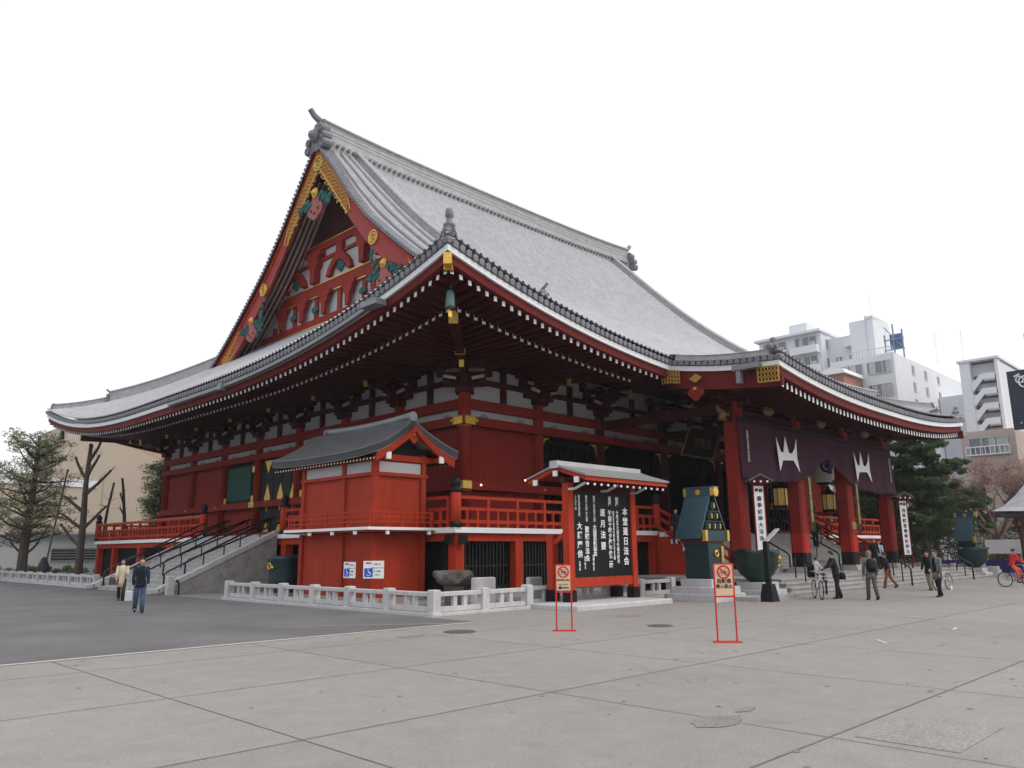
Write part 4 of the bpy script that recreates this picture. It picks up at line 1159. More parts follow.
for u in (-1.25,1.25):
    b=MB(); b.box(RXc+u-.1,RXc+u+.1,ry0+.25,AY0,5.12,5.3); b.build('purlin',M_ann,an)
    b=MB(); b.box(RXc+u-.11,RXc+u+.11,ry0+.2,ry0+.249,5.08,5.34); b.build('purlin_cap',M_white,an)
b=MB(); b.box(RXc-1.2,RXc+1.2,AY0-.12,AY0-.002,5.1,5.33); b.build('tie_beam',M_ann,an)
b=MB()
for (u,v,r) in ((-.1,6.0,.12),(.1,6.0,.12),(0,5.88,.12)): b.disc((RXc+u,ry0+.40-.01*u,v),(0,-1,0),r,.05,12)
pd=b.build('gable_pendant',M_red,an)
b=MB(); b.ball((RXc,ry0+.34,6.1),.05,6); b.build('pendant_boss',M_gold,pd)
b=MB(); vs=[]
for j in range(13): vs.append((RXc,ry0+.55+(ry1-ry0-1.7)*j/12,rprof(0)+.04+.10*abs(2*j/12-1)**2))
b.tube(vs,[.14]*13,8); b.build('ridge',mat('pale_copper_ridge',(.24,.25,.265),.5,.2),an,True)
for y in (ry0+.52,ry1-1.15): b=MB(); b.disc((RXc,y,rprof(0)+.10),(0,-1,0),.19,.12,8); b.build('ridge_end',mat('pale_copper_ridge',(0,0,0)),an)

# wheelchair sign boards
def wc_sign(x,y,nx,ny,w,h,lab,z0=.84):
    r=empty('accessible_sign',(x,y,0),lab,'sign','wheelchair sign boards by the red annex'); F3=facing(nx,ny); n=Vector((nx,ny,0)).normalized(); rt=Vector((0,0,1)).cross(n)
    def q(u,v,t): return rt*u+Vector((0,0,v))+n*t
    b=MB(); b.prism([(-w/2,z0),(w/2,z0),(w/2,z0+h),(-w/2,z0+h)],lambda u,v,t:q(u,v,t),-.02,.0); b.build('panel',M_signw,r)
    for s_ in (-1,1):
        b=MB(); b.tube([q(s_*w*.35,0,-.045),q(s_*w*.35,z0+h*.8,-.045)],.015,6); b.build('leg',M_red2,r)
    bs=h*.5; bx=-w/2+bs*.62
    b=MB(); b.prism([(bx-bs/2,z0+.05),(bx+bs/2,z0+.05),(bx+bs/2,z0+.05+bs),(bx-bs/2,z0+.05+bs)],lambda u,v,t:q(u,v,t),.001,.006); sq_=b.build('blue_square',M_blue,r)
    b=MB(); c=z0+.05+bs*.5
    k=bs/2
    b.ball(q(bx-.12*k,c+.68*k,.009),.13*k,6); b.bar(q(bx-.1*k,c+.5*k,.010),q(bx-.05*k,c-.05*k,.010),.13*k,.01*k,up=tuple(n)); b.bar(q(bx-.05*k,c-.03*k,.010),q(bx+.4*k,c-.05*k,.010),.12*k,.01*k,up=tuple(n)); b.bar(q(bx+.38*k,c-.05*k,.010),q(bx+.6*k,c-.55*k,.010),.12*k,.01*k,up=tuple(n))
    b.bar(q(bx-.08*k,c+.22*k,.010),q(bx+.3*k,c+.2*k,.010),.1*k,.01*k,up=tuple(n)); b.ring(q(bx-.02*k,c-.25*k,.010),n,.45*k,.055*k,16,5,a0=.2,a1=4.4)
    b.build('wheelchair_symbol',M_signw,sq_)
    text('車椅子',h*.13,q(-w/2+bs*.65,z0+h*.86,.002),F3,mat('sign_ink',(.03,.03,.04)),r,vertical=False)
    for i,tx in enumerate(['本堂へは','このエレベーター','をご利用','ください']):
        text(tx,h*.10,q(w*.18,z0+h*(.8-.2*i),.002),F3,mat('sign_ink',(.03,.03,.04)),r,vertical=False)
wc_sign(-6.25,-2.35,-.707,-.707,.72,.60,'wheelchair sign board nearer to the fence corner, the wider right-hand one')
wc_sign(-6.5,-1.22,-1,-.12,.62,.56,'wheelchair sign board seen more edge-on, left of the wider one')

# ================================================================== items behind the fence
b=MB(); rt_=empty('bronze_tub',(-5.6,5.05,0),'dark green bronze rainwater tub with gold crest between west stair and red annex','tub')
b.lathe([(.55,0),(.58,.2),(.62,.9),(.66,1.45),(.72,1.6),(.66,1.62),(.6,1.4)],(0,0,0),24); b.build('basin',M_bronze,rt_,True)
b=MB(); b.ring((-.66,.02,1.2),(-1,0,0),.12,.03,14,6); b.ball((-.66,-.25,1.15),.07,6); b.build('crest',M_gold,rt_)
b=MB(); b.box(-.75,.75,-.75,.75,0,.12); b.build('base_slab',M_step,rt_)
def boulder(name,c,rx,ry,rz_b,seed,m,label,cat,flat=False):
    rnd=random.Random(seed); b=MB(); n=14; ph=[rnd.uniform(0,6) for _ in range(6)]
    prof=[]; vs=[];fs=[]
    for i in range(n+1):
        t=PI*i/n
        for j in range(20):
            a=2*PI*j/20; w=1+.10*math.sin(3*a+ph[0]+2*t)+.07*math.sin(5*a+ph[1]-3*t)+.05*math.sin(9*a+ph[2]+5*t)
            z=-math.cos(t)*rz_b; r=math.sin(t)**.6
            vs.append((r*rx*w*math.cos(a),r*ry*w*math.sin(a),max(z,-rz_b*.8) if not flat else max(min(z,rz_b*.6),-rz_b)))
    for i in range(n):
        for j in range(20): fs.append((i*20+j,i*20+(j+1)%20,(i+1)*20+(j+1)%20,(i+1)*20+j))
    b.add(vs,fs); o=b.build(name,m,None,False); o.location=c; tag(o,label,cat); return o
st=MB(); st.lathe([(.33,0),(.30,.4),(.36,.62)],(0,0,0),9); so_=st.build('stone_stand',M_boulder); so_.location=(-5.05,-5.25,0)
tag(so_,'rough brown stone stand under the flat boulder behind the fence','stone')
boulder('flat_boulder',(-5.05,-5.25,.93),.72,.55,.32,4,M_boulder,'wide flat brown boulder on a stone stand behind the fence corner','boulder',True)
st=MB(); st.bbox(-.45,.45,-.09,.09,0,.92,.03); o=st.build('stone_tablet',M_stone); o.location=(-4.95,-6.6,0); tag(o,'low pale stone tablet between fence and flat boulder','stone tablet')
st=MB(); st.bbox(-.3,.3,-.09,.09,0,.88,.03); o=st.build('stone_tablet',M_stone); o.location=(-2.9,-6.9,0); tag(o,'smaller pale stone tablet behind the fence end near the red notice board','stone tablet')

# ================================================================== NOTICE BOARD
nb=empty('notice_board',(-1.66,-8.85,.15),'big black board with white brush lettering in a red frame under a small grey roof','notice board')
kb=MB(); kb.bbox(-4.6,.28,-10.25,-8.2,0,.15,.03); kb.build('kerb_platform',M_stone,kind='structure')
X0n,X1n=-1.66,1.67
for x in (X0n,X1n):
    for y,nm in ((0,'post'),(.72,'rear_post')):
        hh=3.75 if y==0 else 2.1
        b=MB(); b.box(x-.13,x+.13,y-.13,y+.13,.36,hh); b.build(nm,M_red,nb)
        b=MB(); b.box(x-.16,x+.16,y-.16,y+.16,0,.36); b.build('post_shoe',M_black,nb)
    b=MB(); b.bar((x,.1,2.15),(x,.72,1.75),.12,.14); b.bar((x,.1,.8),(x,.72,.8),.1,.12); b.build('brace',M_red,nb)
b=MB(); b.box(X0n+.13,X1n-.13,-.09,.09,.45,.74); b.build('bottom_rail',M_red,nb)
b=MB(); b.box(X0n+.13,X1n-.13,-.09,.09,3.5,3.75); b.box(X0n-.3,X1n+.3,-.1,.1,3.751,3.9); b.build('top_rail',M_redd,nb)
b=MB(); b.box(X0n+.13,X1n-.13,-.05,.05,.74,3.5); pnl=b.build('panel',M_black,nb)
FS=facing(0,-1)
cols=[(1.27,3.02,.29,'本堂逐日法会',1.4),(.83,3.38,.17,'朝座',1.1),(.83,2.92,.145,'十月より三月まで午前六時半',1.15),(.44,3.38,.17,'昼座',1.1),(.42,2.92,.20,'午前十時夕座午後二時',1.18),(.62,2.9,.095,'四月より九月まで午前六時三十分より法要',1.1),
      (.04,2.95,.27,'逐月法要',1.65),(-.40,3.38,.11,'毎月一日八日十八日',1.05),(-.40,2.42,.185,'大般若転読会',1.12),(-.50,1.45,.10,'午前十時より',1.05),(-.80,3.38,.11,'毎月十八日二十八日',1.05),(-.80,2.36,.215,'聖観音法会',1.3),(-.93,1.40,.08,'午後二時より',1.05),
      (-1.17,3.38,.10,'毎月正月五月九月',1.05),(-1.17,2.48,.25,'大護摩供',1.45),(-1.2,1.25,.085,'午前十時',1.05),(-1.34,3.38,.08,'二十八日十二時',1.1)]
for x,z,s_,tx,sp in cols: text(tx,s_,(x,-.056,z),FS,M_white,pnl,bold=.022,spacing=sp)
# little roof
b=MB()
def nroof(off0,off1,x0,x1,yy,e):
    N=10; vs=[];fs=[]
    for i in range(N+1):
        u=-1+2*i/N; z=4.38-.42*abs(u)**.88
        for x in (x0,x1):
            vs.append((x,.25+u*(yy+e),z+off1)); 
        for x in (x0,x1): vs.append((x,.25+u*(yy+e),z+off0))
    for i in range(N):
        a=i*4; fs+= [(a,a+1,a+5,a+4),(a+2,a+6,a+7,a+3),(a,a+4,a+6,a+2),(a+1,a+3,a+7,a+5)]
    fs+=[(0,2,3,1),(N*4,N*4+1,N*4+3,N*4+2)]
    return vs,fs
b.add(*nroof(-.06,.0,-2.0,2.6,1.3,0)); k=0
for i in range(5):
    pass
nr=b.build('roof',mat('grey_sheet_roof',(.24,.24,.245),.5,.3,var=.12,scale=3),nb)
b=MB(); b.add(*nroof(-.2,-.062,-1.93,2.53,1.25,0)); b.build('roof_board',M_red,nb)
b=MB(); b.box(-1.97,2.5,.10,.40,4.26,4.46); b.box(-2.05,-1.97,.08,.42,4.22,4.46); b.build('roof_ridge',mat('pale_zinc',(.42,.42,.43),.5,.2),nr)
b=MB()
for i in range(13):
    x=-1.8+4.1*i/12; b.box(x-.035,x+.035,-.99,-.95,3.62,3.69)
b.build('rafters',M_white,nb,kind='stuff')
for x in (-1.75,-.1,1.5):
    b=MB(); b.bar((x,-.85,3.70),(x-.12,-.5,3.52),.07,.07); b.bar((x-.12,-.5,3.52),(x-.14,-.25,3.52),.07,.07); b.build('bracket_hook',mat('pale_zinc',(0,0,0)),nb)
for u,z in ((-.65,3.80),(.25,4.05),(1.15,3.80)):
    b=MB(); b.box(-1.99,-1.935,u-.09,u+.09,z-.09,z+.09); b.build('purlin_cap',M_white,nb)
    b=MB(); b.box(-1.933,2.4,u-.07,u+.07,z-.08,z+.07); b.build('purlin',M_redd,nb)

# ================================================================== NO BICYCLE SIGNS
def nobike(x,y,lab,lines,arrow,hgt=1.44,w=.31,ph=.57):
    n=Vector((-.76,-.65,0)).normalized(); r=empty('no_bicycle_sign',(x,y,0),lab,'sign','no-bicycle signs standing on the plaza'); rt=Vector((0,0,1)).cross(n); F3=facing(n.x,n.y)
    def q(u,v,t=0): return rt*u+Vector((0,0,v))+n*t
    b=MB(); b.tube([q(-w/2-.015,.02),q(-w/2-.015,hgt)],.018,8); b.tube([q(w/2+.015,.02),q(w/2+.015,hgt)],.018,8)
    b.bar(q(-w/2,hgt-.01),q(w/2,hgt-.01),.03,.03); b.bar(q(-w/2,hgt-ph-.03),q(w/2,hgt-ph-.03),.03,.03); b.build('frame',M_signr,r)
    b=MB(); b.prism([(-.26,-.11),(.26,-.11),(.26,.11),(-.26,.11)],lambda u,v,t: rt*u+n*v+Vector((0,0,t)),0,.02); b.build('base_plate',M_signr,r)
    b=MB(); b.prism([(-w/2,hgt-ph),(w/2,hgt-ph),(w/2,hgt-.02),(-w/2,hgt-.02)],lambda u,v,t:q(u,v,t),-.012,.012); p=b.build('panel',M_signc,r)
    cz=hgt-.165; b=MB(); b.ring(q(0,cz,.014),n,.115,.015,24,6); b.bar(q(-.078,cz+.078,.016),q(.078,cz-.078,.016),.026,.01,up=tuple(n)); b.build('prohibition_mark',M_signr,p)
    b=MB()
    for s_ in (-1,1): b.ring(q(s_*.052,cz-.03,.012),n,.034,.005,14,5)
    for a,c in (((-.052,-.03),(-.02,.02)),((-.02,.02),(.035,.02)),((.035,.02),(.052,-.03)),((-.02,.02),(.0,-.03)),((0,-.03),(.035,.02)),((-.03,.035),(-.01,.035)),((.03,.045),(.045,.045))): b.tube([q(a[0],cz+a[1],.012),q(c[0],cz+c[1],.012)],.005,5)
    b.build('bicycle_symbol',mat('sign_ink',(.03,.03,.04)),p)
    for i,(t,s_) in enumerate(lines): text(t,s_,q(0,hgt-.345-.098*i,.0125),F3,mat('sign_ink',(.03,.03,.04)),p,vertical=False,bold=.03)
    if arrow:
        b=MB(); b.prism([(-.13,.0),(-.06,.04),(-.06,.012),(.12,.012),(.12,-.012),(-.06,-.012),(-.06,-.04)],lambda u,v,t:q(u,v+hgt-.51,t),.0125,.02); b.build('arrow',M_black,p)
nobike(-9.05,-13.68,'no bicycle sign with a left arrow, nearer to the notice board',[('自転車乗入禁止',.043),('おことわり',.04)],True)
nobike(-8.635,-17.485,'no bicycle sign with two large lines of text, in front of the bronze tank',[('自転車',.095),('乗入禁止',.08)],False,1.48,.335,.60)

# ================================================================== RAINWATER TANKS (A-frame)
def tank(x,y,lab,mirror=False):
    r=empty('rainwater_tank',(x,y,0),lab,'rainwater tank','bronze rainwater tanks with steep roofs')
    for (w,z0,z1) in ((.98,0,.25),(.86,.25,.48),(.62,.48,.74)):
        b=MB(); b.bbox(-w,w,-w,w,z0,z1,.02); b.build('pedestal',M_stone,r)
    b=MB(); b.box(-.47,.47,-.47,.47,.74,1.95)
    for i in range(9): z=.8+.125*i; b.box(-.49,.49,-.49,.49,z,z+.07)
    b.build('tank_body',M_bronze,r)
    b=MB(); b.box(-.5,.5,-.5,.5,1.951,2.02); b.build('red_band',mat('dull_red_band',(.16,.03,.035)),r)
    b=MB(); b.box(-.74,.74,-.56,.52,2.021,2.40); sh=b.build('shelf',M_bronze,r)
    b=MB()
    for (u,v) in ((-1,-1),(1,-1),(-1,1),(1,1)): b=MB(); b.box(u*.72-.07,u*.72+.07,v*.53-.07,v*.53+.07,2.03,2.405); b.build('gilt_corner',M_gold,r)
    b=MB(); b.box(.33,.48,-.515,-.492,1.30,1.85); b.build('gilt_plate',M_gold,r)
    b=MB(); b.ring((.02,-.5,1.6),(0,-1,0),.1,.035,12,6); b.build('gilt_crest',M_gold,r)
    # bucket pyramid
    def bucket(cx,cy,z):
        b=MB(); b.lathe([(.12,0),(.15,.24)],(cx,cy,z),10); b.ring((cx,cy,z+.2),(0,0,1),.13,.012,12,4); b.ring((cx,cy,z+.22),(0,1,0),.12,.012,10,4,a0=PI,a1=2*PI); o=b.build('bucket',M_bronze,r)
        b=MB(); b.box(cx-.03,cx+.03,cy-.165,cy-.14,z+.03,z+.2); b.build('gilt_mark',M_gold,o)
    for lvl,n in ((0,3),(1,2),(2,1)):
        for i in range(n): bucket((i-(n-1)/2)*.36,-.36,2.43+.36*lvl); 
        for i in range(n): bucket((i-(n-1)/2)*.36,.1,2.43+.36*lvl)
        if lvl<2: b=MB(); w=.19*n; b.box(-w,w,-.48,.3,2.70+.36*lvl,2.73+.36*lvl); b.build('rack_board',M_bronze,r)
    for s_ in (-1,1):      # steep roof sheets
        b=MB(); b.prism([(s_*.98,2.12),(s_*.14,3.68),(s_*.08,3.68),(s_*.91,2.12)],lambda u,v,t:(u,t,v),-.46,.56); b.build('roof_panel',M_bronze2,r)
    b=MB(); b.box(-.18,.18,-.58,.58,3.60,3.90); b.box(-.22,.22,-.62,.62,3.901,3.95); b.build('roof_header',M_bronze2,r)
    b=MB()
    for s_ in (-1,1): b=MB(); b.disc((0,s_*.58,3.76),(0,s_,0),.17,.05,16); b.build('gilt_crest',M_gold,r)
    for s_ in (-1,1): b=MB(); b.disc((s_*.18,0,3.75),(s_,0,0),.10,.03,14); b.build('gilt_crest',M_gold,r)
    for y0_ in (-.60,.50): b=MB(); b.box(-.20,-.18,y0_,y0_+.10,3.62,3.91); b.build('gilt_edge',M_gold,r)
tank(2.3,-10.30,'blue green bronze tank with steep roof and bucket pyramid right of the notice board')
tank(33.4,-10.2,'blue green bronze tank with steep roof standing far right beside the platform steps')
def bowl(x,y,lab):
    r=empty('bronze_bowl',(x,y,0),lab,'bronze bowl','lotus shaped bronze bowls beside the steps')
    b=MB(); b.bbox(-.75,.75,-.75,.75,0,.3,.02); b.bbox(-.55,.55,-.55,.55,.3,.56,.02); b.build('pedestal',M_stone,r)
    b=MB(); vs=[];fs=[]; N=48; pr=[(.30,.56),(.34,.62),(.42,.68),(.62,.85),(.74,1.1),(.79,1.35),(.80,1.58),(.86,1.70),(.80,1.69),(.74,1.5),(.6,1.0),(.01,.8)]
    for r_,z in pr:
        for j in range(N):
            a=2*PI*j/N; pet=abs(math.cos(3*a)); k=max(0,(z-1.2)/.5) if z>1.2 else 0
            vs.append((r_*(1+.06*pet*k)*math.cos(a),r_*(1+.06*pet*k)*math.sin(a),z+.10*k*(pet-.5)))
    for i in range(len(pr)-1):
        for j in range(N): fs.append((i*N+j,i*N+(j+1)%N,(i+1)*N+(j+1)%N,(i+1)*N+j))
    b.add(vs,fs); b.build('bowl',mat('dark_green_bronze',(.018,.045,.042),.4,.4,var=.2,scale=5),r,True)
    b=MB(); b.ring((.50,-.66,1.35),(.6,-.8,0),.15,.035,14,6); b.ball((.3,-.76,1.4),.07,6); b.ball((.62,-.55,1.12),.06,6); b.ball((.6,-.5,.98),.05,6); b.build('gilt_ornament',M_gold,r)
bowl(4.8,-10.95,'dark green lotus shaped bronze bowl in front of the first porch pillar')
bowl(31.0,-11.0,'dark green lotus shaped bronze bowl at the far end of the steps')
# black information stand in front of the bowl
r=empty('information_stand',(2.95,-12.35,0),'black stand with tapered foot and small slanted white plate before the bowl','stand')
b=MB(); b.lathe([(.36,0),(.34,.03),(.22,.58),(.0,.6)],(0,0,0),4,rot=PI/4); b.build('foot',M_black,r)
b=MB(); b.box(-.08,.08,-.08,.08,.58,2.0); b.build('pole',M_black,r)
b=MB(); b.bar((-.05,-.02,2.0),(.36,-.28,2.42),.28,.035); b.build('plate',mat('pale_plate',(.5,.5,.52),.4),r)
# tall white banner boards by the porch pillars
def banner(x,y,z0,z1,lab,tx,s_):
    r=empty('banner_board',(x,y,.6),lab,'banner board','tall white banner boards at the porch',-.65); h0=z0-.6;h1=z1-.6
    b=MB(); b.box(-.22,.22,-.04,.0,h0,h1); b.build('panel',M_white,r)
    b=MB(); b.box(-.26,-.225,-.06,.06,0,h1+.1); b.box(.225,.26,-.06,.06,0,h1+.1); b.box(-.225,.225,-.06,.06,h1+.005,h1+.1); b.build('frame',M_red2,r)
    b=MB(); b.prism([(-.5,h1+.18),(0,h1+.42),(.5,h1+.18),(.5,h1+.1),(-.5,h1+.1)],lambda u,v,t:(u,t,v),-.32,.3); b.build('roof',M_redd,r)
    b=MB(); b.prism([(-.55,h1+.18),(0,h1+.46),(.55,h1+.18),(.55,h1+.23),(0,h1+.52),(-.55,h1+.23)],lambda u,v,t:(u,t,v),-.36,.34); b.build('roof_cover',M_copper,r)
    for u in (-.3,0,.3): b=MB(); b.box(u-.04,u+.04,-.345,-.322,h1+.14-0*abs(u),h1+.22); b.build('white_cap',M_white,r)
    text('奉修',s_*.8,(0,-.045,h1-.2),FS,M_black,r,vertical=False,bold=.03)
    text(tx,s_,(0,-.045,h1-.45),FS,M_black,r,bold=.02,spacing=1.5)
banner(9.48,-8.75,1.35,4.45,'tall white banner board beside the first porch pillar, above the bronze bowl','春季彼岸大法会',.23)
banner(26.75,-8.75,1.35,4.45,'tall white banner board on the far right side of the last porch pillar','浅草観音春季彼岸法会',.24)
# gilded tablets on middle pillars
for x,lab in ((PXS[1],'long gilded tablet hung on the second porch pillar'),(PXS[2],'long gilded tablet hung on the third porch pillar')):
    r=empty('hanging_tablet',(x+.42,PY-.42,0),lab,'tablet','long tablets on the middle porch pillars')
    b=MB(); b.box(-.1,.2,-.08,0,2.6,5.3); p=b.build('board',M_black,r)
    b=MB(); 
    for a in ((-.115,2.57,-.1,5.33),(.2,2.57,.215,5.33),(-.1,2.585,.2,2.6),(-.1,5.3,.2,5.315)): b.box(a[0],a[2],-.11,.01,a[1],a[3])
    b.build('gilt_frame',mat('dull_gilding',(0,0,0)),p)
    text('観音妙智力能救世間苦',.24,(.05,-.085,5.2),FS,mat('pale_gilt_letters',(.5,.36,.18),.5,.3),p,bold=.02,spacing=1.1)
b=MB(); b.box(PXS[2]-.25,PXS[2]+.25,PY-.385,PY-.362,2.75,3.15); P(b,'pillar_plate',mat('brass_plate',(.35,.22,.09),.5,.4))

# ================================================================== CURTAIN with crests
cu=empty('porch_curtain',(0,0,0),'long dark purple curtain with white crests hanging across the porch, lifted in the middle','curtain')
NP=[(-9.05,4.80),(-6.5,4.80),(-4.2,4.88),(-2.9,5.08),(-2.0,5.42),(-1.1,5.95),(0,6.28)]
def nb_z(u):
    u=-abs(u)
    for i in range(len(NP)-1):
        if u<=NP[i+1][0]:
            t=(u-NP[i][0])/(NP[i+1][0]-NP[i][0]); t=max(0,t); return NP[i][1]+(NP[i+1][1]-NP[i][1])*t
    return NP[-1][1]
b=MB(); vs=[];fs=[]; N=160; Mv=14
def wave(u,k): return .05*math.sin(u*2.1)*k+.035*math.sin(u*5.3+1)*k+ .09*math.exp(-(u/1.6)**2)*k
for i in range(N+1):
    u=-9.05+18.1*i/N
    for j in range(Mv+1):
        zt=7.50+.12*(1-abs(u)/9)*0; zb=nb_z(u); t=j/Mv
        vs.append((XC+u,PY-.45+wave(u,t)-.05*t,zt+(zb-zt)*t))
for i in range(N):
    for j in range(Mv): a=i*(Mv+1)+j; fs.append((a,a+1,a+Mv+2,a+Mv+1))
b.add(vs,fs); o=b.build('cloth',M_purple,cu,True)
sm=o.modifiers.new('solid','SOLIDIFY'); sm.thickness=.02
EM=[(-1.12,.80),(-.72,.12),(-.46,.12),(-.36,.45),(-.20,.90),(-.04,.5),(.10,.12),(.42,.13),(.72,.4),(.98,.90),(.93,-.05),(1.12,-.74),(.52,-.20),(-.58,-.27),(-.92,-.80),(-1.03,-.1)]
for cx in (-4.72,4.25):
    b=MB(); k=len(EM); b.prism(EM,lambda u,v,t:(XC+cx+u,t+.0,6.13+v),PY-.615,PY-.605); b.build('crest',M_white,cu)
for sx in (-1,1): text('金龍山浅草寺寄進',.2,(XC+sx*8.45,PY-.56,7.0),FS,mat('pale_thread',(.5,.42,.4)),cu,spacing=1.1)
b=MB(); b.tube([(XC-9.1,PY-.45,7.55),(XC+9.1,PY-.45,7.55)],.05,8); b.build('rod',M_black,cu)
b=MB(); b.ball((XC,PY-.55,6.15),.14,6); b.lathe([(.09,0),(.13,-.5)][::-1],(XC,PY-.55,6.05),8); b.build('tassel',mat('navy_tassel',(.02,.02,.06)),cu)

# hanging lanterns inside the porch
def hlant(x,y,z,s_,lab):
    r=empty('hanging_lantern',(x,y,z),lab,'lantern','gilded hanging lanterns under the porch')
    b=MB(); b.lathe([(.45*s_,.42*s_),(.3*s_,.55*s_),(.1*s_,.72*s_),(.05*s_,.9*s_)],(0,0,0),6); b.tube([(0,0,.8*s_),(0,0,7.6-z)],.02,5); b.build('hood',M_black,r)
    b=MB(); b.lathe([(.30*s_,-.35*s_),(.32*s_,.41*s_)],(0,0,0),6); b.build('lamp_glass',M_lamp,r)
    b=MB()
    for j in range(6): a=2*PI*j/6; b.tube([(.33*s_*math.cos(a),.33*s_*math.sin(a),-.36*s_),(.33*s_*math.cos(a),.33*s_*math.sin(a),.42*s_)],.025,5)
    b.lathe([(.36*s_,-.5*s_),(.40*s_,-.36*s_)],(0,0,0),6); b.build('cage',M_black,r)
hlant(17.1,-6.0,4.4,1.15,'gilded hanging lantern glowing between the second and third pillars')
hlant(25.6,-4.9,4.5,1.15,'gilded hanging lantern glowing left of the third pillar under the curtain gap')
r=empty('paper_lantern',(25.7,-4.6,6.7),'big white paper lantern with a black crest seen through the curtain gap','lantern')
b=MB(); b.lathe([(.4,-.95),(.62,-.75),(.68,0),(.62,.75),(.4,.95)],(0,0,0),18); b.build('shade',mat('white_paper',(.72,.72,.68),.8),r,True)
b=MB(); b.lathe([(.36,-1.1),(.41,-.95)],(0,0,0),18); b.lathe([(.41,.95),(.36,1.1)],(0,0,0),18); b.build('rim',M_black,r)
b=MB(); b.ring((-.50,-.50,.0),(-.7,-.7,0),.34,.06,18,5); b.ball((-.5,-.5,0),.13,6); b.build('crest',M_black,r)

# wind bells at corners of the eaves
for (cx,cy,sx,sy,lab) in ((0,0,-1,-1,'green bronze wind bell hanging under the nearest eave corner'),(0,DY,-1,1,'green bronze wind bell under the far left eave corner')):
    r=empty('wind_bell',(cx+sx*5.7,cy+sy*5.7,10.33),lab,'bell')
    b=MB(); b.lathe([(.02,.36),(.11,.33),(.15,.2),(.17,-.2),(.19,-.28)][::-1],(0,0,0),12); b.tube([(0,0,.4),(0,0,.62)],.02,5); b.build('bell',mat('verdigris',(.10,.17,.15),.6,.3),r,True)
    b=MB(); b.box(-.08,.08,-.01,.01,-.62,-.4); b.tube([(0,0,-.3),(0,0,-.5)],.01,4); b.build('clapper_plate',M_gold,r)

# ================================================================== BACKGROUND BUILDINGS
M_conc=mat('pale_grey_concrete',(.56,.58,.62),.8,var=.05,scale=.1)  # far wall colours lightened to suggest haze
M_conc2=mat('white_grey_concrete',(.64,.655,.685),.8,var=.05,scale=.1)
M_conc3=mat('light_tower_wall',(.68,.69,.72),.8,var=.04,scale=.1)
M_win=mat('far_window',(.20,.22,.25),.25,var=.1)  # far glass colour lightened to suggest haze
M_beige=mat('beige_render',(.44,.37,.295),.85,var=.06,scale=.15)
M_beige2=mat('darker_beige_render',(.38,.30,.22),.85,var=.06,scale=.15)
def blk(mb_name,parent,m,*a):
    b=MB(); b.box(*a); return b.build(mb_name,m,parent)
def win_w(parent,X,ys,zs,w,h,m=M_win,name='window'):     # windows on a west facing wall at x=X
    for y in ys:
        for z in zs:
            b=MB(); b.box(X-.06,X-.01,y-w/2,y+w/2,z,z+h,1); b.box(X-.12,X-.061,y-w/2-.1,y+w/2+.1,z-.12,z-.02,0); b.box(X-.10,X-.061,y-.04,y+.04,z,z+h,0); b.build(name,[M_conc3,m],parent)
def win_s(parent,Y,xs_,zs,w,h,m=M_win,name='window'):
    for x in xs_:
        for z in zs:
            b=MB(); b.box(x-w/2,x+w/2,Y-.06,Y-.01,z,z+h,1); b.box(x-w/2-.1,x+w/2+.1,Y-.12,Y-.061,z-.12,z-.02,0); b.box(x-.04,x+.04,Y-.10,Y-.061,z,z+h,0); b.build(name,[M_conc3,m],parent)
M_frame=mat('far_window_frame',(.55,.56,.58),.6,var=.03); M_curt=mat('far_curtain',(.42,.42,.41),.7,var=.1)
def ribbon(parent,x,y0,y1,z0,z1,seed=1):
    rnd=random.Random(seed*7+int(z0*10)); n=max(2,int((y1-y0)/1.0))
    w=blk('window',parent,M_win,x,x+.05,y0,y1,z0,z1); b=MB()
    for i in range(n+1): yy=y0+(y1-y0)*i/n; b.box(x-.06,x-.001,yy-.05,yy+.05,z0,z1)
    b.box(x-.06,x-.002,y0,y1,z0-.08,z0); b.box(x-.06,x-.002,y0,y1,z1,z1+.08); b.build('window_frame',M_frame,w)
    for i in range(n):
        if rnd.random()<.5: b=MB(); b.box(x-.012,x-.003,y0+(y1-y0)*i/n+.06,y0+(y1-y0)*(i+rnd.uniform(.4,1))/n-.02,z0+.02,z1-.02); b.build('curtain',M_curt,w)
    return w
A=empty('apartment_building',(0,0,0),'pale high-rise apartment block with balconies behind the temple roof corner','building','far apartment buildings')
blk('wall',A,M_conc2,97,108,25,35.5,0,35.4); blk('wall',A,M_conc2,99.5,112,19.5,24.98,0,34.6)
for z in (20.6,23.8,27,30.2,33.4):
    for (y0,y1) in ((25.3,29.8),(30.4,35.3)):
        blk('balcony',A,M_conc3,95.8,96.99,y0,y1,z-1.3,z-.1)
        ribbon(A,96.9,y0+.4,y1-.6,z,z+1.5,int(y0))
        blk('air_conditioner',A,M_curt,96.1,96.6,y0+.5,y0+1.2,z-.1,z+.5)
blk('roof_slab',A,M_conc3,96.0,108.4,24.7,35.9,35.41,35.8); blk('roof_hut',A,M_conc3,99,102,28,31,35.81,38); 
win_s(A,25,(99.5,102.6),(23.5,26.7,29.9,33.0),1.5,1.5); win_w(A,99.5,(23.4,21.2),(23.5,26.7,29.9),1.1,1.5)
for z in (23,26.2,29.4,32.6): blk('balcony',A,M_conc3,98.4,99.38,19.7,22,z,z+1.1)
T=empty('stair_tower',(0,0,0),'tall windowless pale tower rising beside the apartment block','tower')
b=MB(); b.prism([(98,17.2),(98,20.8),(103,21.2),(104,17.0)],lambda u,v,t:(u,v,t),0,36.2); b.build('wall',M_conc3,T)
blk('parapet',T,M_conc2,97.85,104,17.1,18.2,36.21,36.6); b=MB(); b.box(97.9,97.985,18.2,18.35,20,36.8); b.build('seam',M_conc,T)
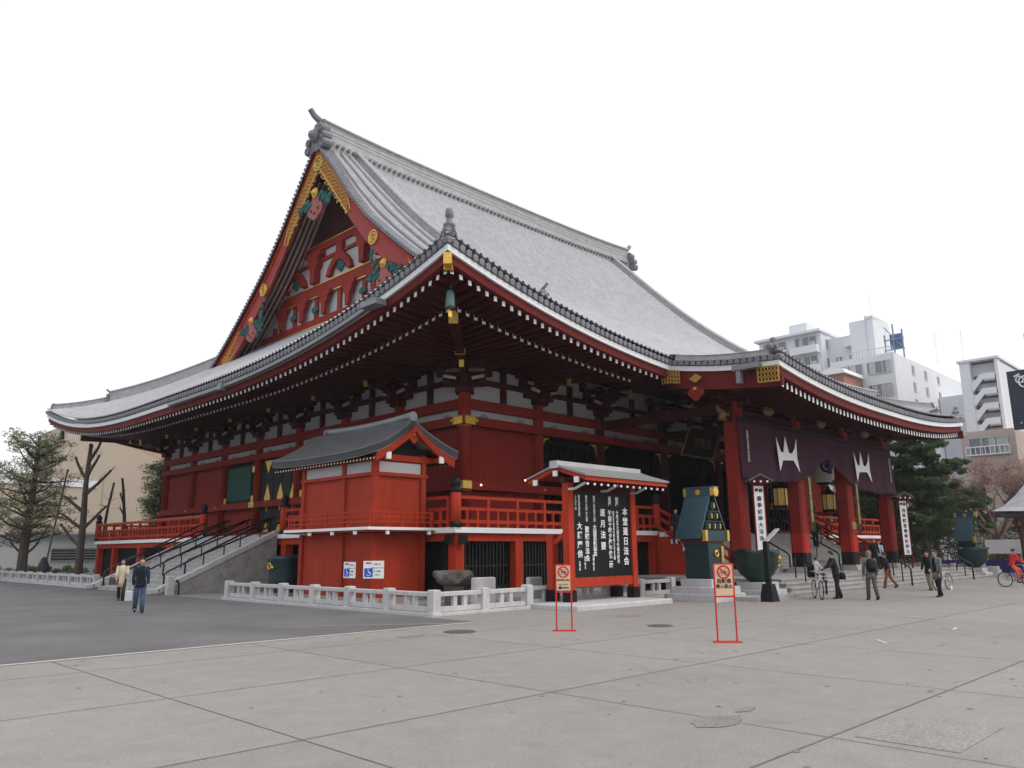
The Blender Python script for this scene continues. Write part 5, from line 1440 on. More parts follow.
C=empty('rooftop_scaffold',(0,0,0),'blue sheeted scaffold on the roof beside the pale tower','scaffold')
for y in (11.6,12.8,14): 
    b=MB(); b.tube([(93,y,28),(93,y,33.5-abs(y-12.6)*1.2)],.12,5); b.build('pole',mat('grey_blue_steel',(.2,.25,.33)),C)
b=MB()
for z in (29.5,31): b.bar((93,11.4,z),(93,14.2,z),.15,.15)
b.bar((93,11.5,29.5),(93,14,33),.12,.12); b.build('cross_bar',mat('grey_blue_steel',(.2,.25,.33)),C)
b=MB(); b.box(93.2,93.4,11.8,13.4,29.6,31.8); b.build('sheet',mat('blue_sheet',(.10,.19,.36)),C)
Mb=empty('office_building',(0,0,0),'white mid-rise building with ribbon windows and a blank side wall','building','far apartment buildings')
blk('wall',Mb,M_conc2,86.3,97.5,10.8,19.5,0,27.6); blk('wall',Mb,M_conc2,97.51,116,10.8,19.5,0,27.6)
blk('wall',Mb,M_conc,103,118,3.5,10.7,0,23.5)
b=MB()
for i in range(22): y=10.9+.4*i; b.bar((86.4,y,27.6),(86.4,y,28.5),.06,.06,up=(0,1,0))
b.bar((86.4,10.9,28.5),(86.4,19.4,28.5),.08,.08); b.build('roof_rail',M_steel,Mb)
for z in (18.4,21.8,25.0): ribbon(Mb,86.2,11.3,14.4,z,z+1.6,3); ribbon(Mb,86.2,15,19,z,z+1.6,5)
win_s(Mb,10.8,(93.4,98.5,104),(20.8,23.2,25.6),1.0,1.2)
for z in (17.4,): blk('wall_rib',Mb,M_conc3,86,86.29,10.9,19.4,z,z+.4)
Bk=empty('brick_house',(0,0,0),'small reddish brick house with white curved roof seen above the porch eave','house')
blk('wall',Bk,mat('far_brick',(.35,.17,.13),.85,var=.1),80,86,15.2,18,0,24.4); b=MB(); b.prism([(14.8,24.41),(18.4,24.41),(18.2,24.9),(16.6,25.4),(15,25.0)],lambda u,v,t:(t,u,v),79.5,86); b.build('roof',M_white,Bk)
blk('window',Bk,M_win,79.88,79.99,15.8,16.8,22.0,23.4)
SW_=empty('stairway_building',(0,0,0),'pale apartment building with zigzag outside stairways on its face','building','far apartment buildings')
blk('wall',SW_,M_conc2,85.6,98,-1.6,2.6,0,24.0); blk('side_wall',SW_,M_conc3,84.4,85.59,1.45,2.6,0,24.2); blk('side_wall',SW_,M_conc3,84.4,85.59,-1.6,-1.26,0,24.2)
blk('roof_slab',SW_,M_conc3,84.2,98.2,-1.8,2.8,24.21,24.5)
for i in range(6):
    z=23.4-1.85*i-1.0
    blk('recess_shadow',SW_,mat('dark_recess',(.17,.18,.20)),85.5,85.595,-1.2,1.42,z-.9,z+.1)
    b=MB(); b.prism([(1.36,z-2.0),(.2,z-.6),(-1.15,z-.6),(-1.15,z+.15),(.37,z+.15),(1.44,z-1.15)],lambda u,v,t:(t,u,v),84.3,84.45)
    b.build('stair_parapet',M_conc3,SW_)
    blk('landing',SW_,M_conc2,84.46,85.4,-1.15,.1,z-.75,z-.6); blk('landing',SW_,M_conc3,84.5,85.4,1.0,1.44,z-1.4,z-.5)
LB=empty('brown_building',(0,0,0),'low pinkish brown building with a white balcony rail behind the trees','building')
blk('wall',LB,mat('pinkish_brown_wall',(.46,.375,.335),.85,var=.06),78,90,-3.8,1.7,0,14.4); ribbon(LB,77.9,-3.0,.9,12.0,13.9,8)
b=MB()
b.bar((77.6,-3.2,12.9),(77.6,1.2,12.9),.12,.12); b.bar((77.6,-3.2,12.0),(77.6,1.2,12.0),.12,.12)
for i in range(10): y=-3.2+4.4*i/9; b.bar((77.6,y,12),(77.6,y,12.9),.07,.07,up=(0,1,0))
b.build('balcony_rail',M_white,LB); blk('window',LB,M_win,77.9,77.99,-2.6,-1.0,8.6,10.2); 
blk('roof_wall',LB,mat('pinkish_brown_wall',(0,0,0)),78.5,84,-3.6,1.2,14.41,14.8)
BB=empty('billboard_building',(0,0,0),'grey tower carrying a dark blue billboard at the right edge of the photo','building')
blk('wall',BB,M_conc,66,78,-14,-7.2,0,18.0); blk('wall',BB,M_conc,67,78,-16,-8.1,18.01,22.6)
bbp=blk('billboard',BB,mat('dark_blue_billboard',(.030,.036,.055),.5,var=.05),65.5,65.9,-14,-6.5,12.9,18.7)
b=MB()
b.ring((65.45,-8.0,17.5),(1,0,0),.55,.07,20,5); b.ring((65.45,-7.55,17.75),(1,0,0),.32,.06,16,5)
b.ring((65.45,-8.9,17.2),(1,0,0),.5,.07,20,5); b.bar((65.45,-7.1,18.1),(65.45,-7.6,18.3),.06,.14); b.bar((65.45,-8.0,17.5),(65.45,-8.2,17.8),.05,.05); b.bar((65.45,-8.0,17.5),(65.45,-7.75,17.4),.05,.05)
b.build('white_emblem',M_white,bbp)
b=MB()
for i in range(9): b.ball((65.45,-7.2-.35*i,13.5),.07,5)
b.build('lamp_dots',M_white,bbp)
for (y,x,h,z0) in ((8,95,5,26.5),(3.4,90,5,24.9),(18,100,3.5,37)):
    b=MB(); b.tube([(x,y,z0),(x,y,z0+h)],.03,5)
    for k in range(3): b.bar((x,y-.5,z0+h-.3-.4*k),(x,y+.5,z0+h-.3-.4*k),.025,.025)
    o=b.build('roof_antenna',M_conc); tag(o,{8:'thin antenna on the white mid-rise building',3.4:'thin antenna on the zigzag stairway building',18:'thin antenna on top of the pale tower'}[y],'antenna')
# left: beige hall and low white building
BH=empty('beige_hall',(0,0,0),'large beige windowless hall with a sloping roof edge behind the left trees','building')
b=MB(); b.prism([(-30,0),(-30,9.2),(.8,9.6),(1.0,14.7),(3.6,14.2),(11,10.6),(22,6.8),(34,6.0),(34,0)],lambda u,v,t:(u,62+.0*t+t-.25*u,v),0,9); b.build('wall',M_beige,BH)
b=MB(); b.prism([(4.6,15.6),(14,14.6),(40,12.6),(40,0),(4.6,0)],lambda u,v,t:(u,73.5+t-.25*u,v),0,14); b.build('rear_wall',M_beige2,BH)
b=MB(); b.prism([(9.2,9.4),(12.4,9.3),(12.4,10.1),(9.2,10.3)],lambda u,v,t:(u,61.9+t-.25*u,v-.9),0,.08); b.build('window',mat('pale_window',(.50,.49,.44),.5),BH)
b=MB(); b.prism([(-6,8.6),(4,8.3),(4,9.0),(-6,9.4)],lambda u,v,t:(u,61.85+t-.25*u,v),0,.14); b.build('wall_band',M_conc3,BH)
for u in (-2,4.5,11.5,15): b=MB(); b.prism([(u,0),(u+.06,0),(u+.06,6.5 if u>12 else 10),(u,6.5 if u>12 else 10)],lambda a,v,t:(a,61.95+t-.25*a,v),0,.04); b.build('wall_seam',M_beige2,BH)
LW=empty('low_white_building',(0,0,0),'low white prefabricated building with barred windows behind the left trees','building')
def lwf(u,v,t): return (-6+u*.94, 47.5-u*.34+t, v)
b=MB(); b.prism([(-14,0),(21,0),(21,3.3),(-14,3.3)],lwf,0,5); b.build('wall',mat('off_white_siding',(.58,.60,.61),.7,var=.05,scale=.4),LW)
b=MB(); b.prism([(-14.3,3.31),(21.3,3.31),(21.3,3.5),(-14.3,3.5)],lwf,-.4,5.2); b.build('roof',M_conc,LW)
for u0,u1 in ((-8,-4.5),(2.8,6.0),(8.0,11.2),(14,17)):
    b=MB(); b.prism([(u0,1.2),(u1,1.2),(u1,2.2),(u0,2.2)],lwf,-.06,-.01); w=b.build('window',mat('dark_window',(.05,.055,.06),.3),LW)
    b=MB()
    for k in range(5): z=1.25+.22*k; b.bar(lwf(u0,z,-.1),lwf(u1,z,-.1),.04,.04)
    b.build('window_bar',M_steel,w)
# right: small pavilion roof, banner cloth, purple cloth, hedges
PV=empty('pavilion',(36.4,-15.3,0),'small pavilion with a curved grey roof cut by the right edge of the photo','pavilion')
b=MB(); vs=[];fs=[]
pr=[(3.5,3.80),(3.0,4.05),(2.4,4.7),(1.8,5.7),(1.1,7.3),(.3,9.4)]
for r_,z in pr:
    for (sx,sy) in ((-1,-1),(0,-1),(1,-1),(1,0),(1,1),(0,1),(-1,1),(-1,0)): vs.append((sx*r_,sy*r_,z+(.12 if sx and sy else 0)*(r_>2)))
for i in range(len(pr)-1):
    for j in range(8): fs.append((i*8+j,i*8+(j+1)%8,(i+1)*8+(j+1)%8,(i+1)*8+j))
b.add(vs,fs); b.build('roof',mat('pavilion_roof',(.40,.41,.43),.55,var=.12,fine=.1,bscale=10),PV)
b=MB(); b.box(-3.4,3.4,-3.4,3.4,3.56,3.78); b.build('roof_edge',M_cedge,PV)
b=MB(); b.box(-2.5,2.5,-2.5,-2.35,3.0,3.37); b.box(-2.5,-2.35,-2.35,2.5,3.0,3.37); b.box(2.35,2.5,-2.35,2.5,3.0,3.37); b.box(-2.35,2.35,2.35,2.5,3.0,3.37); b.build('beam',M_red2,PV)
for (sx,sy) in ((-1,-1),(1,-1),(1,1),(-1,1)): b=MB(); b.lathe([(.14,0),(.14,3.37)],(sx*2.3,sy*2.3,0),10); b.build('post',mat('brown_post',(.10,.06,.04)),PV,True)
b=MB(); b.box(-2.56,-2.51,2.2,2.4,3.0,3.3); b.build('gilt_fitting',mat('dull_gilding',(0,0,0)),PV)
r=empty('white_cloth_screen',(41,-12.2,0),'white cloth screen with a purple skirt stretched behind the cyclist','screen')
b=MB(); b.box(0,.06,-1.2,3.1,1.30,2.25); b.build('white_cloth',M_white,r); b=MB(); b.box(0,.06,-1.2,6.2,-.0,.85); b.build('purple_cloth',mat('bright_purple_cloth',(.06,.035,.16),.8),r)
for y in (-1.2,1.0,3.1): b=MB(); b.tube([(.1,y,0),(.1,y,2.3)],.03,6); b.build('pole',M_steel,r)
for (x,y) in ((34.8,-9.0),(36.2,-9.6)):
    pass
b=MB(); b.bbox(31.9,32.3,-12.0,-9.4,0,.62,.02); b.bbox(32.3,32.7,-12.0,-9.4,0,.42,.02); b.bbox(32.7,33.1,-12.0,-9.4,0,.22,.02)
o=b.build('stone_block',M_stone); tag(o,'stepped pale stone blocks at the foot of the far bronze tank','stone block')
fence('f','low pale stone fence behind the far end of the platform steps',37.2,-8.0,0,1,7,2.0)

# ================================================================== TREES
def leafmat(name,c,v=.35): 
    m=mat(name,c,.7,var=v,scale=.5,fine=.3,bscale=3); nt_=m.node_tree; pb=nt_.nodes['Principled BSDF']; ou=[x for x in nt_.nodes if x.type=='OUTPUT_MATERIAL'][0]
    if 'leaf_light' not in nt_.nodes:
        tr=nt_.nodes.new('ShaderNodeBsdfTranslucent'); tr.name='leaf_light'; mx_=nt_.nodes.new('ShaderNodeMixShader'); mx_.inputs[0].default_value=.45
        src=pb.inputs['Base Color'].links[0].from_socket; nt_.links.new(src,tr.inputs['Color'])
        nt_.links.new(pb.outputs[0],mx_.inputs[1]); nt_.links.new(tr.outputs[0],mx_.inputs[2]); nt_.links.new(mx_.outputs[0],ou.inputs['Surface'])
    return m
def crown(b,rnd,c,r,n,size,flat=.5,m=0):
    """scatter small leaf faces through an ellipsoid clump"""
    vs=[];fs=[]
    for _ in range(n):
        while True:
            p=Vector((rnd.uniform(-1,1),rnd.uniform(-1,1),rnd.uniform(-1,1)))
            if .15<p.length<1: break
        p=Vector((c[0]+p.x*r,c[1]+p.y*r,c[2]+p.z*r*flat))
        u=Vector((rnd.gauss(0,1),rnd.gauss(0,1),rnd.gauss(0,.6))).normalized(); w=u.cross(Vector((rnd.gauss(0,1),rnd.gauss(0,1),rnd.gauss(0,1)))).normalized()
        s_=size*rnd.uniform(.6,1.4); o=len(vs)
        vs+=[p-u*s_,p+w*s_*.45,p+u*s_,p-w*s_*.45]; fs.append((o,o+1,o+2,o+3))
    b.add(vs,fs,m)
def limb(b,p0,d,L,r0,r1,rnd,seg=5,droop=0,wob=.12):
    pts=[Vector(p0)]; d=Vector(d).normalized(); rs=[r0]
    for i in range(seg):
        d=(d+Vector((rnd.uniform(-1,1),rnd.uniform(-1,1),rnd.uniform(-1,1)))*wob+Vector((0,0,-droop))).normalized()
        pts.append(pts[-1]+d*L/seg); rs.append(r0+(r1-r0)*(i+1)/seg)
    b.tube(pts,rs,7); return pts,d
def bare(b,p,d,L,r,depth,rnd,tips,spread=.55,ratio=.72,nb=(2,3)):
    pts,dd=limb(b,p,d,L,r,r*.6,rnd,4,0,.14)
    if depth==0: tips.append(pts[-1]); return
    for k in range(rnd.randint(*nb)):
        i=rnd.choice([2,3,4]); nd=(dd+Vector((rnd.uniform(-1,1),rnd.uniform(-1,1),rnd.uniform(-.3,.8)))*spread).normalized()
        bare(b,pts[i],nd,L*ratio*rnd.uniform(.75,1.15),r*.55,depth-1,rnd,tips,spread,ratio,nb)
M_bark=mat('grey_brown_bark',(.075,.06,.05),.95,var=.3,scale=3,bump=.6,bscale=12)
M_bark2=mat('dark_bark',(.085,.066,.056),.95,var=.3,scale=3,bump=.6,bscale=12)
def tree_cedar(x,y,h,label,seed,mleaf,dens=1.0,rad=.36):
    rnd=random.Random(seed); r=empty('conifer_tree',(x,y,0),label,'tree','evergreen trees around the temple')
    b=MB(); f=MB()
    limb(b,(0,0,0),(0,0,1),h*.97,h*.024,h*.004,rnd,10,0,.025)
    k=0; z=h*.22
    while z<h*.96:
        t=(z/h-.22)/.78; L=h*rad*(1-t)**.6*(.55+.45*math.sin(min(1,t*3+.35)*PI/2))*rnd.uniform(.7,1.15)+.25
        a=k*2.4+rnd.uniform(-.4,.4); d=Vector((math.cos(a),math.sin(a),.22))
        pts,_=limb(b,(0,0,z),d,L,h*.006*(1-t)+.02,.015,rnd,5,.05,.10)
        for i in range(1,6):
            q=pts[i]; rr=.34+.20*L*(1.15-i/6)
            side=Vector((-d.y,d.x,0))
            for sdd in (-1,0,1):
                if rnd.random()<.30: continue
                c=q+side*sdd*rr*.8+Vector((rnd.uniform(-.2,.2),rnd.uniform(-.2,.2),rnd.uniform(-.38,.38)))
                crown(f,rnd,c,rr*rnd.uniform(.5,.85),int((40+50*rr)*dens),.10+.006*h,.5)
        z+=h*.026*rnd.uniform(.8,1.3); k+=1
    b.build('trunk',M_bark2,r); f.build('crown',mleaf,r)
def tree_round(x,y,h,label,seed,mleaf,nl=9,spread=.34,dens=1.0,name='broadleaf_tree',low=.28,grp='evergreen trees around the temple'):
    rnd=random.Random(seed); r=empty(name,(x,y,0),label,'tree',grp)
    b=MB(); f=MB(); limb(b,(0,0,0),(rnd.uniform(-.06,.06),0,1),h*.8,h*.033,h*.008,rnd,8,0,.05)
    for k in range(nl*3):
        t=low+(.98-low)*k/(nl*3); z=h*t*.86; a=k*2.4+rnd.uniform(-.5,.5)
        L=h*spread*math.sin(PI*min(.95,max(.12,(t-low)/(1-low)*.8+.2)))**.7*rnd.uniform(.55,1.1)
        d=Vector((math.cos(a),math.sin(a),rnd.uniform(.3,.8)))
        pts,_=limb(b,(0,0,z),d,L,h*.009,.02,rnd,5,-.02,.18)
        for i in (2,3,4,5):
            for q_ in range(2):
                if rnd.random()<.2: continue
                c=pts[i]+Vector((rnd.uniform(-.5,.5),rnd.uniform(-.5,.5),rnd.uniform(-.1,.5)))*h*.06
                crown(f,rnd,c,h*.052*rnd.uniform(.7,1.3),int(70*dens),.07+.008*h,.55)
    b.build('trunk',M_bark,r); f.build('crown',mleaf,r)
def tree_airy(x,y,h,label,seed,mleaf,sp=1.0):
    rnd=random.Random(seed); r=empty('broadleaf_tree',(x,y,0),label,'tree','pruned leafy trees at the left')
    b=MB(); f=MB(); pts0,_=limb(b,(0,0,0),(.01,0,1),h*.84,h*.030,h*.010,rnd,12,0,.04)
    for k in range(44):
        t=.22+.76*k/44; i=min(11,int(t*12)); a=k*2.4+rnd.uniform(-.5,.5)
        L=sp*h*(.34-.20*t)*rnd.uniform(.75,1.1)
        pts,_=limb(b,pts0[i],(math.cos(a),math.sin(a),rnd.uniform(.15,.7)),L,h*.008,.02,rnd,6,-.02,.20)
        for q in range(2,7):
            for s_ in range(2):
                d2=Vector((rnd.uniform(-1,1),rnd.uniform(-1,1),rnd.uniform(.0,.8)))
                tp,_=limb(b,pts[q],d2,rnd.uniform(.5,1.1),.022,.008,rnd,3,0,.2)
                if rnd.random()<.85: crown(f,rnd,tp[-1],rnd.uniform(.4,.65),44,.075,.45)
    b.build('trunk',M_bark,r); f.build('crown',mleaf,r)
L1=leafmat('cedar_needles',(.10,.145,.075)); L2=leafmat('camphor_leaves',(.225,.235,.125)); L3=leafmat('dark_shrub_leaves',(.055,.075,.042)); L4=leafmat('olive_leaves',(.15,.15,.085))
tree_cedar(45.9,-3.6,12.0,'tall dark green cedar with layered branches to the right of the porch',3,L1,1.2,.42)
tree_cedar(48.5,2.2,11.5,'dark conifer partly hidden behind the last porch pillar',8,L1,1.0,.38)
tree_round(52,-2.6,8.6,'olive green evergreen between cedar and the far bronze tank',5,L4,8,.40,1.2)
tree_round(56.5,-4.2,8.0,'dull green evergreen behind the bronze tank at right',6,L4,8,.40,1.0)
tree_round(68,-6.3,10.0,'dark evergreen below the billboard at the right edge',16,L3,8,.35,1.0)
tree_airy(-7.3,38.6,12.2,'tall cloud pruned evergreen with airy foliage at the left edge',2,L2)
tree_airy(-11.2,42,11.2,'airy evergreen standing half outside the left edge',12,L2)
tree_airy(1.9,38.6,10.6,'slim light green tree just left of the hall corner',21,leafmat('mid_green_leaves',(.21,.24,.12)),.55)
# thin staked sapling and pollarded bare trees
def pollard(x,y,h,label,seed,arms,r0,name='pollarded_tree'):
    rnd=random.Random(seed); r=empty(name,(x,y,0),label,'tree','pollarded bare trees at the left'); b=MB()
    pts,_=limb(b,(0,0,0),(0.02,0.02,1),h,r0,r0*.45,rnd,8,0,.05)
    tw=MB()
    for (i,a,el,L) in arms:
        p2,_=limb(b,pts[i],(math.cos(a)*math.cos(el),math.sin(a)*math.cos(el),math.sin(el)),L,r0*.45,r0*.28,rnd,4,-.05,.12)
        b.ball(p2[-1],r0*.34,6)
        for k in range(3): limb(tw,p2[-1],(rnd.uniform(-1,1),rnd.uniform(-1,1),rnd.uniform(.1,1)),.5,.02,.006,rnd,3,0,.2)
        for k in range(2): limb(tw,p2[2],(rnd.uniform(-1,1),rnd.uniform(-1,1),rnd.uniform(.1,1)),.7,.02,.006,rnd,3,0,.2)
    b.ball(pts[-1],r0*.55,6)
    b.build('trunk',M_bark2,r); tw.build('twigs',M_bark2,r)
az=-PI/4
pollard(-5.6,31.8,8.9,'dark bare pollarded tree with stubby arms left of the deck railing',4,[(3,az+.1,.9,2.0),(3,az+PI,.6,1.6),(4,az+PI+.4,.7,1.9),(5,az+.2,.8,2.2),(6,az-.3,1.0,1.7),(6,az+PI,.9,1.6),(7,az+.3,1.1,1.5),(2,az+PI,.5,2.0)],.27)
pollard(-2.4,38.0,7.0,'thin bare trunk standing left of its twin behind the railing',6,[(6,az,1.2,.8)],.16)
pollard(-.5,38.5,7.4,'thin leaning bare trunk on the right of its twin behind the railing',7,[(6,az+PI,1.1,.8),(5,az+PI,1,.6)],.19)
# bare cherry
rnd=random.Random(31); r=empty('bare_cherry_tree',(53.0,-6.9,0),'wide leafless cherry with reddish brown twigs at the right','tree'); b=MB(); tips=[]
pts,_=limb(b,(0,0,0),(0,0,1),2.4,.35,.25,rnd,4,0,.05)
for k in range(6):
    a=k*1.05; bare(b,pts[-1],(math.cos(a)*.75,math.sin(a)*.75,1.0),3.3,.16,4,rnd,tips,.7,.72,(2,3))
b.build('branches',mat('reddish_twigs',(.20,.135,.12),.9,var=.2),r)
tw=MB()
for t_ in tips:
    for k in range(9): limb(tw,t_,(rnd.uniform(-1,1),rnd.uniform(-1,1),rnd.uniform(-.2,1)),.9,.022,.010,rnd,3,0,.25)
tw.build('twigs',mat('pale_reddish_twigs',(.33,.22,.19),.9,var=.2),r)
# hedges / shrubs
def hedge(x,y,rx,ry,h,label,seed,m,name='hedge'):
    rnd=random.Random(seed); b=MB()
    for _ in range(int(rx*ry*6)+10):
        c=(rnd.uniform(-rx,rx),rnd.uniform(-ry,ry),h*rnd.uniform(.3,.8)); crown(b,rnd,c,h*.38,150,.10,.75)
    o=b.build(name,m); o.location=(x,y,0); tag(o,label,'hedge','hedges and shrubs')
hedge(43,0.5,1.3,5.5,2.6,'dark clipped hedge under the tall cedar',3,L3); hedge(47.5,-8.5,1.0,3.0,2.2,'rounded shrub between tank and cherry',4,L4)
hedge(54,-12.5,1.5,4.0,2.2,'dull green shrub behind the white cloth screen',5,L4); hedge(-2.2,43.2,7,1.0,.9,'low green hedge in front of the low white building',6,L2)
hedge(60,-2,2,8,4.0,'far dark greenery below the brown building',9,L3)
hedge(50,8,2,5,6.0,'tall dark greenery seen between the porch pillars',10,L3)
# thin support pole by left tree
b=MB(); b.tube([(-7.2,33.6,0),(-6.1,34.6,7.5)],.06,6); o=b.build('support_pole',M_bark2); tag(o,'thin dark pole leaning beside the left cloud pruned tree','pole')
b=MB(); b.lathe([(.45,0),(.5,.4),(.35,1.0),(.15,1.5),(.02,1.6)],(0,0,0),10); o=b.build('wrapped_shrub',mat('dark_netting',(.03,.035,.04))); o.location=(-7.2,33.6,0); tag(o,'dark wrapped shrub at the foot of the leaning pole','shrub')

# ================================================================== PEOPLE
def person(x,y,heading,H,label,jacket,trousers,coat=.48,stride=.25,arms=(.2,-.2),elbow=(.3,.3),hair=M_hair,z=0,cap=None,lean=0.0,skirt=False,shoes=None,seated=None,group='visitors walking around the plaza',bend=(0,0),hairlen=0,shirt=None):
    """heading: facing direction angle in the ground plane. Local frame faces +X."""
    r=empty('person',(x,y,z),label,'person',group,heading)
    V=Vector
    pel=V((0,0,.53*H)); lx=lambda h: lean*(h-.53)*H
    chest=V((lx(.72),0,.72*H)); nk=V((lx(.84),0,.845*H)); hd=V((lx(.92)+.012*H,0,.925*H))
    J={}; legs=[]
    for i,s_ in enumerate((1,-1)):
        hip=V((0,s_*.052*H,.50*H))
        if seated: th,kn=seated[i]
        else: th=stride*(1 if i==0 else -1); kn=max(0.05,(-th)*1.1+.08)
        knee=hip+V((math.sin(th),0,-math.cos(th)))*.245*H; sh=th-kn
        ank=knee+V((math.sin(sh),0,-math.cos(sh)))*.225*H; legs.append((hip,knee,ank,sh))
    dz=min(l[2].z for l in legs)-.035*H if not seated else 0
    armsj=[]
    for i,s_ in enumerate((1,-1)):
        shd=V((lx(.80),s_*.105*H,.805*H)); a=arms[i]
        el=shd+V((math.sin(a),s_*.10,-math.cos(a)))*.165*H; b2=a+elbow[i]
        wr=el+V((math.sin(b2),-s_*.04,-math.cos(b2)))*.145*H; armsj.append((shd,el,wr,b2,s_))
    off=V((0,0,-dz)) 
    # body skin: one skinned surface
    vs=[pel,chest,nk,hd-V((0,0,.02*H))]; es=[(0,1),(1,2),(2,3)]; rad=[.058,.052,.028,.030]
    for (hip,knee,ank,sh) in legs:
        o=len(vs); vs+=[hip,knee,ank,ank+V((.075*H,0,-.02*H))]; es+=[(0,o),(o,o+1),(o+1,o+2),(o+2,o+3)]; rad+=[.038,.028,.019,.018]
    for (shd,el,wr,b2,s_) in armsj:
        o=len(vs); hnd=wr+V((math.sin(b2),0,-math.cos(b2)))*.035*H; vs+=[shd,el,wr,hnd]; es+=[(1,o),(o,o+1),(o+1,o+2),(o+2,o+3)]; rad+=[.024,.021,.015,.016]
    me=bpy.data.meshes.new('body'); me.from_pydata([tuple(v+off) for v in vs],es,[]); tmp=bpy.data.objects.new('tmp',me); COL.objects.link(tmp)
    mod=tmp.modifiers.new('skin','SKIN'); lay=me.skin_vertices[0].data
    for k,q in enumerate(rad): lay[k].radius=(q*H,q*H); 
    lay[0].use_root=True
    sb=tmp.modifiers.new('s','SUBSURF'); sb.levels=1
    dg=bpy.context.evaluated_depsgraph_get(); em=bpy.data.meshes.new_from_object(tmp.evaluated_get(dg))
    b=MB(); b.add([v.co for v in em.vertices],[list(p.vertices) for p in em.polygons])
    bpy.data.objects.remove(tmp)
    # head with features
    c=hd+off
    N=12; hv=[];hf=[]
    for i in range(N+1):
        t=PI*i/N
        for j in range(16):
            a=2*PI*j/16; rr=math.sin(t); jaw=1-.22*max(0,math.cos(t)) 
            xx=.062*rr*math.cos(a)*jaw; yy=.048*rr*math.sin(a)*jaw; zz=-.068*math.cos(t)
            if abs(a)<.01 or abs(a-2*PI)<.01: xx+=.012*math.exp(-((zz+.006)/.014)**2)
            if j in (1,15): xx-=.004*math.exp(-((zz-.008)/.01)**2)
            hv.append(c+V((xx,yy,zz))*H)
    for i in range(N):
        for j in range(16): hf.append((i*16+j,i*16+(j+1)%16,(i+1)*16+(j+1)%16,(i+1)*16+j))
    b.add(hv,hf)
    for s_ in (1,-1): b.ball(c+V((0,s_*.049,.0))*H,.012*H,6,sc=(.7,.4,1.3))
    # hands: palm and five fingers
    for (shd,el,wr,b2,s_) in armsj:
        d=V((math.sin(b2),0,-math.cos(b2))); f=V((math.cos(b2),0,math.sin(b2))); p0=wr+off+d*.02*H
        b.bar(p0,p0+d*.045*H,.030*H,.014*H,up=(0,1,0))
        for k,fl in enumerate((.036,.042,.039,.030)):
            q=p0+d*.042*H+f*(.011-.0075*k)*H; b.tube([q,q+d*fl*.55*H,q+d*fl*.95*H-V((0,s_*.010*H,0))],[.0042*H,.0038*H,.003*H],5)
        q=p0+d*.012*H+f*.014*H; b.tube([q,q+f*.014*H+d*.012*H,q+f*.016*H+d*.030*H],[.0050*H,.0045*H,.0035*H],5)
    body=b.build('body',M_skin,r,True)
    for s_ in (1,-1): b=MB(); b.ball(c+V((.057,s_*.019,.010))*H,.0055*H,5); b.build('eye',M_hair,r)
    b=MB(); b.bar(c+V((.058,-.014,-.032))*H,c+V((.058,.014,-.032))*H,.004*H,.004*H); b.build('mouth',mat('lips',(.30,.12,.10)),r)
    # hair
    b=MB(); hv=[];hf=[]
    for i in range(7):
        t=PI*(.0+.56*i/6)
        for j in range(16):
            a=2*PI*j/16; front=max(0,math.cos(a)); tt=t*(1-.42*front)
            if hairlen and math.cos(a)<.3: tt=t*(1+hairlen)
            hv.append(c+V((-.006+.069*math.sin(min(tt,PI*.8))*math.cos(a),.056*math.sin(min(tt,PI*.8))*math.sin(a),.076*math.cos(tt)-(0.02 if hairlen and tt>1.6 else 0)))*H)
    for i in range(6):
        for j in range(16): hf.append((i*16+j,(i+1)*16+j,(i+1)*16+(j+1)%16,i*16+(j+1)%16))
    b.add(hv,hf); b.build('hair' if cap is None else 'cap',cap or hair,r,True)
    if cap:
        b=MB(); b.prism([(.05*H,-.03*H),(.10*H,-.02*H),(.10*H,.02*H),(.05*H,.03*H)],lambda u,v,t:(c.x+u,v,c.z+.035*H+t),0,.008*H); b.build('cap_brim',cap,r)
    # clothes
    def loft(b,secs,n=18):
        o=[];vs=[];fs=[]
        for (cx,cz,rx,ry) in secs:
            for j in range(n): a=2*PI*j/n; vs.append((cx+rx*math.cos(a)*H,ry*math.sin(a)*H,cz*H+off.z))
        for i in range(len(secs)-1):
            for j in range(n): fs.append((i*n+j,i*n+(j+1)%n,(i+1)*n+(j+1)%n,(i+1)*n+j))
        fs.append(tuple(range(n))[::-1]); fs.append(tuple((len(secs)-1)*n+j for j in range(n))); b.add(vs,fs)
    b=MB(); hem=coat
    loft(b,[(lx(hem)*.3,hem,.078,.100),(lx(.56)*.5,(hem+.6)/2,.074,.094),(lx(.62),.62,.068,.084),(lx(.72),.72,.074,.096),(lx(.78),.785,.064,.104),(lx(.82),.822,.046,.076),(lx(.85),.853,.034,.038)])
    for (shd,el,wr,b2,s_) in armsj: b.tube([shd+off+V((0,-s_*.02*H,.004*H)),shd+off,el+off,wr+off],[.030*H,.037*H,.032*H,.026*H],9)
    b.ball(V((0,0,0))+armsj[0][0]+off,.035*H,7); b.ball(armsj[1][0]+off,.035*H,7)
    b.build('jacket',jacket,r,True)
    if shirt:
        b=MB(); b.prism([(-.046,.53),(.046,.53),(.044,.70),(.030,.80),(.0,.845),(-.030,.80),(-.044,.70)],lambda u,v,t:(lx(v)+t,u*H,v*H+off.z),.045*H,.078*H); b.build('shirt',shirt,r)
    b=MB()
    if not seated: loft(b,[(0,.47,.05,.085),(0,.50,.062,.088),(0,.56,.062,.084)])
    for (hip,knee,ank,sh) in legs: b.tube([hip+off+V((0,0,.03*H)),hip+off,knee+off,ank+off+V((0,0,-.008*H))],[.050*H,.054*H,.041*H,.037*H],10)
    b.build('trousers',trousers,r,True)
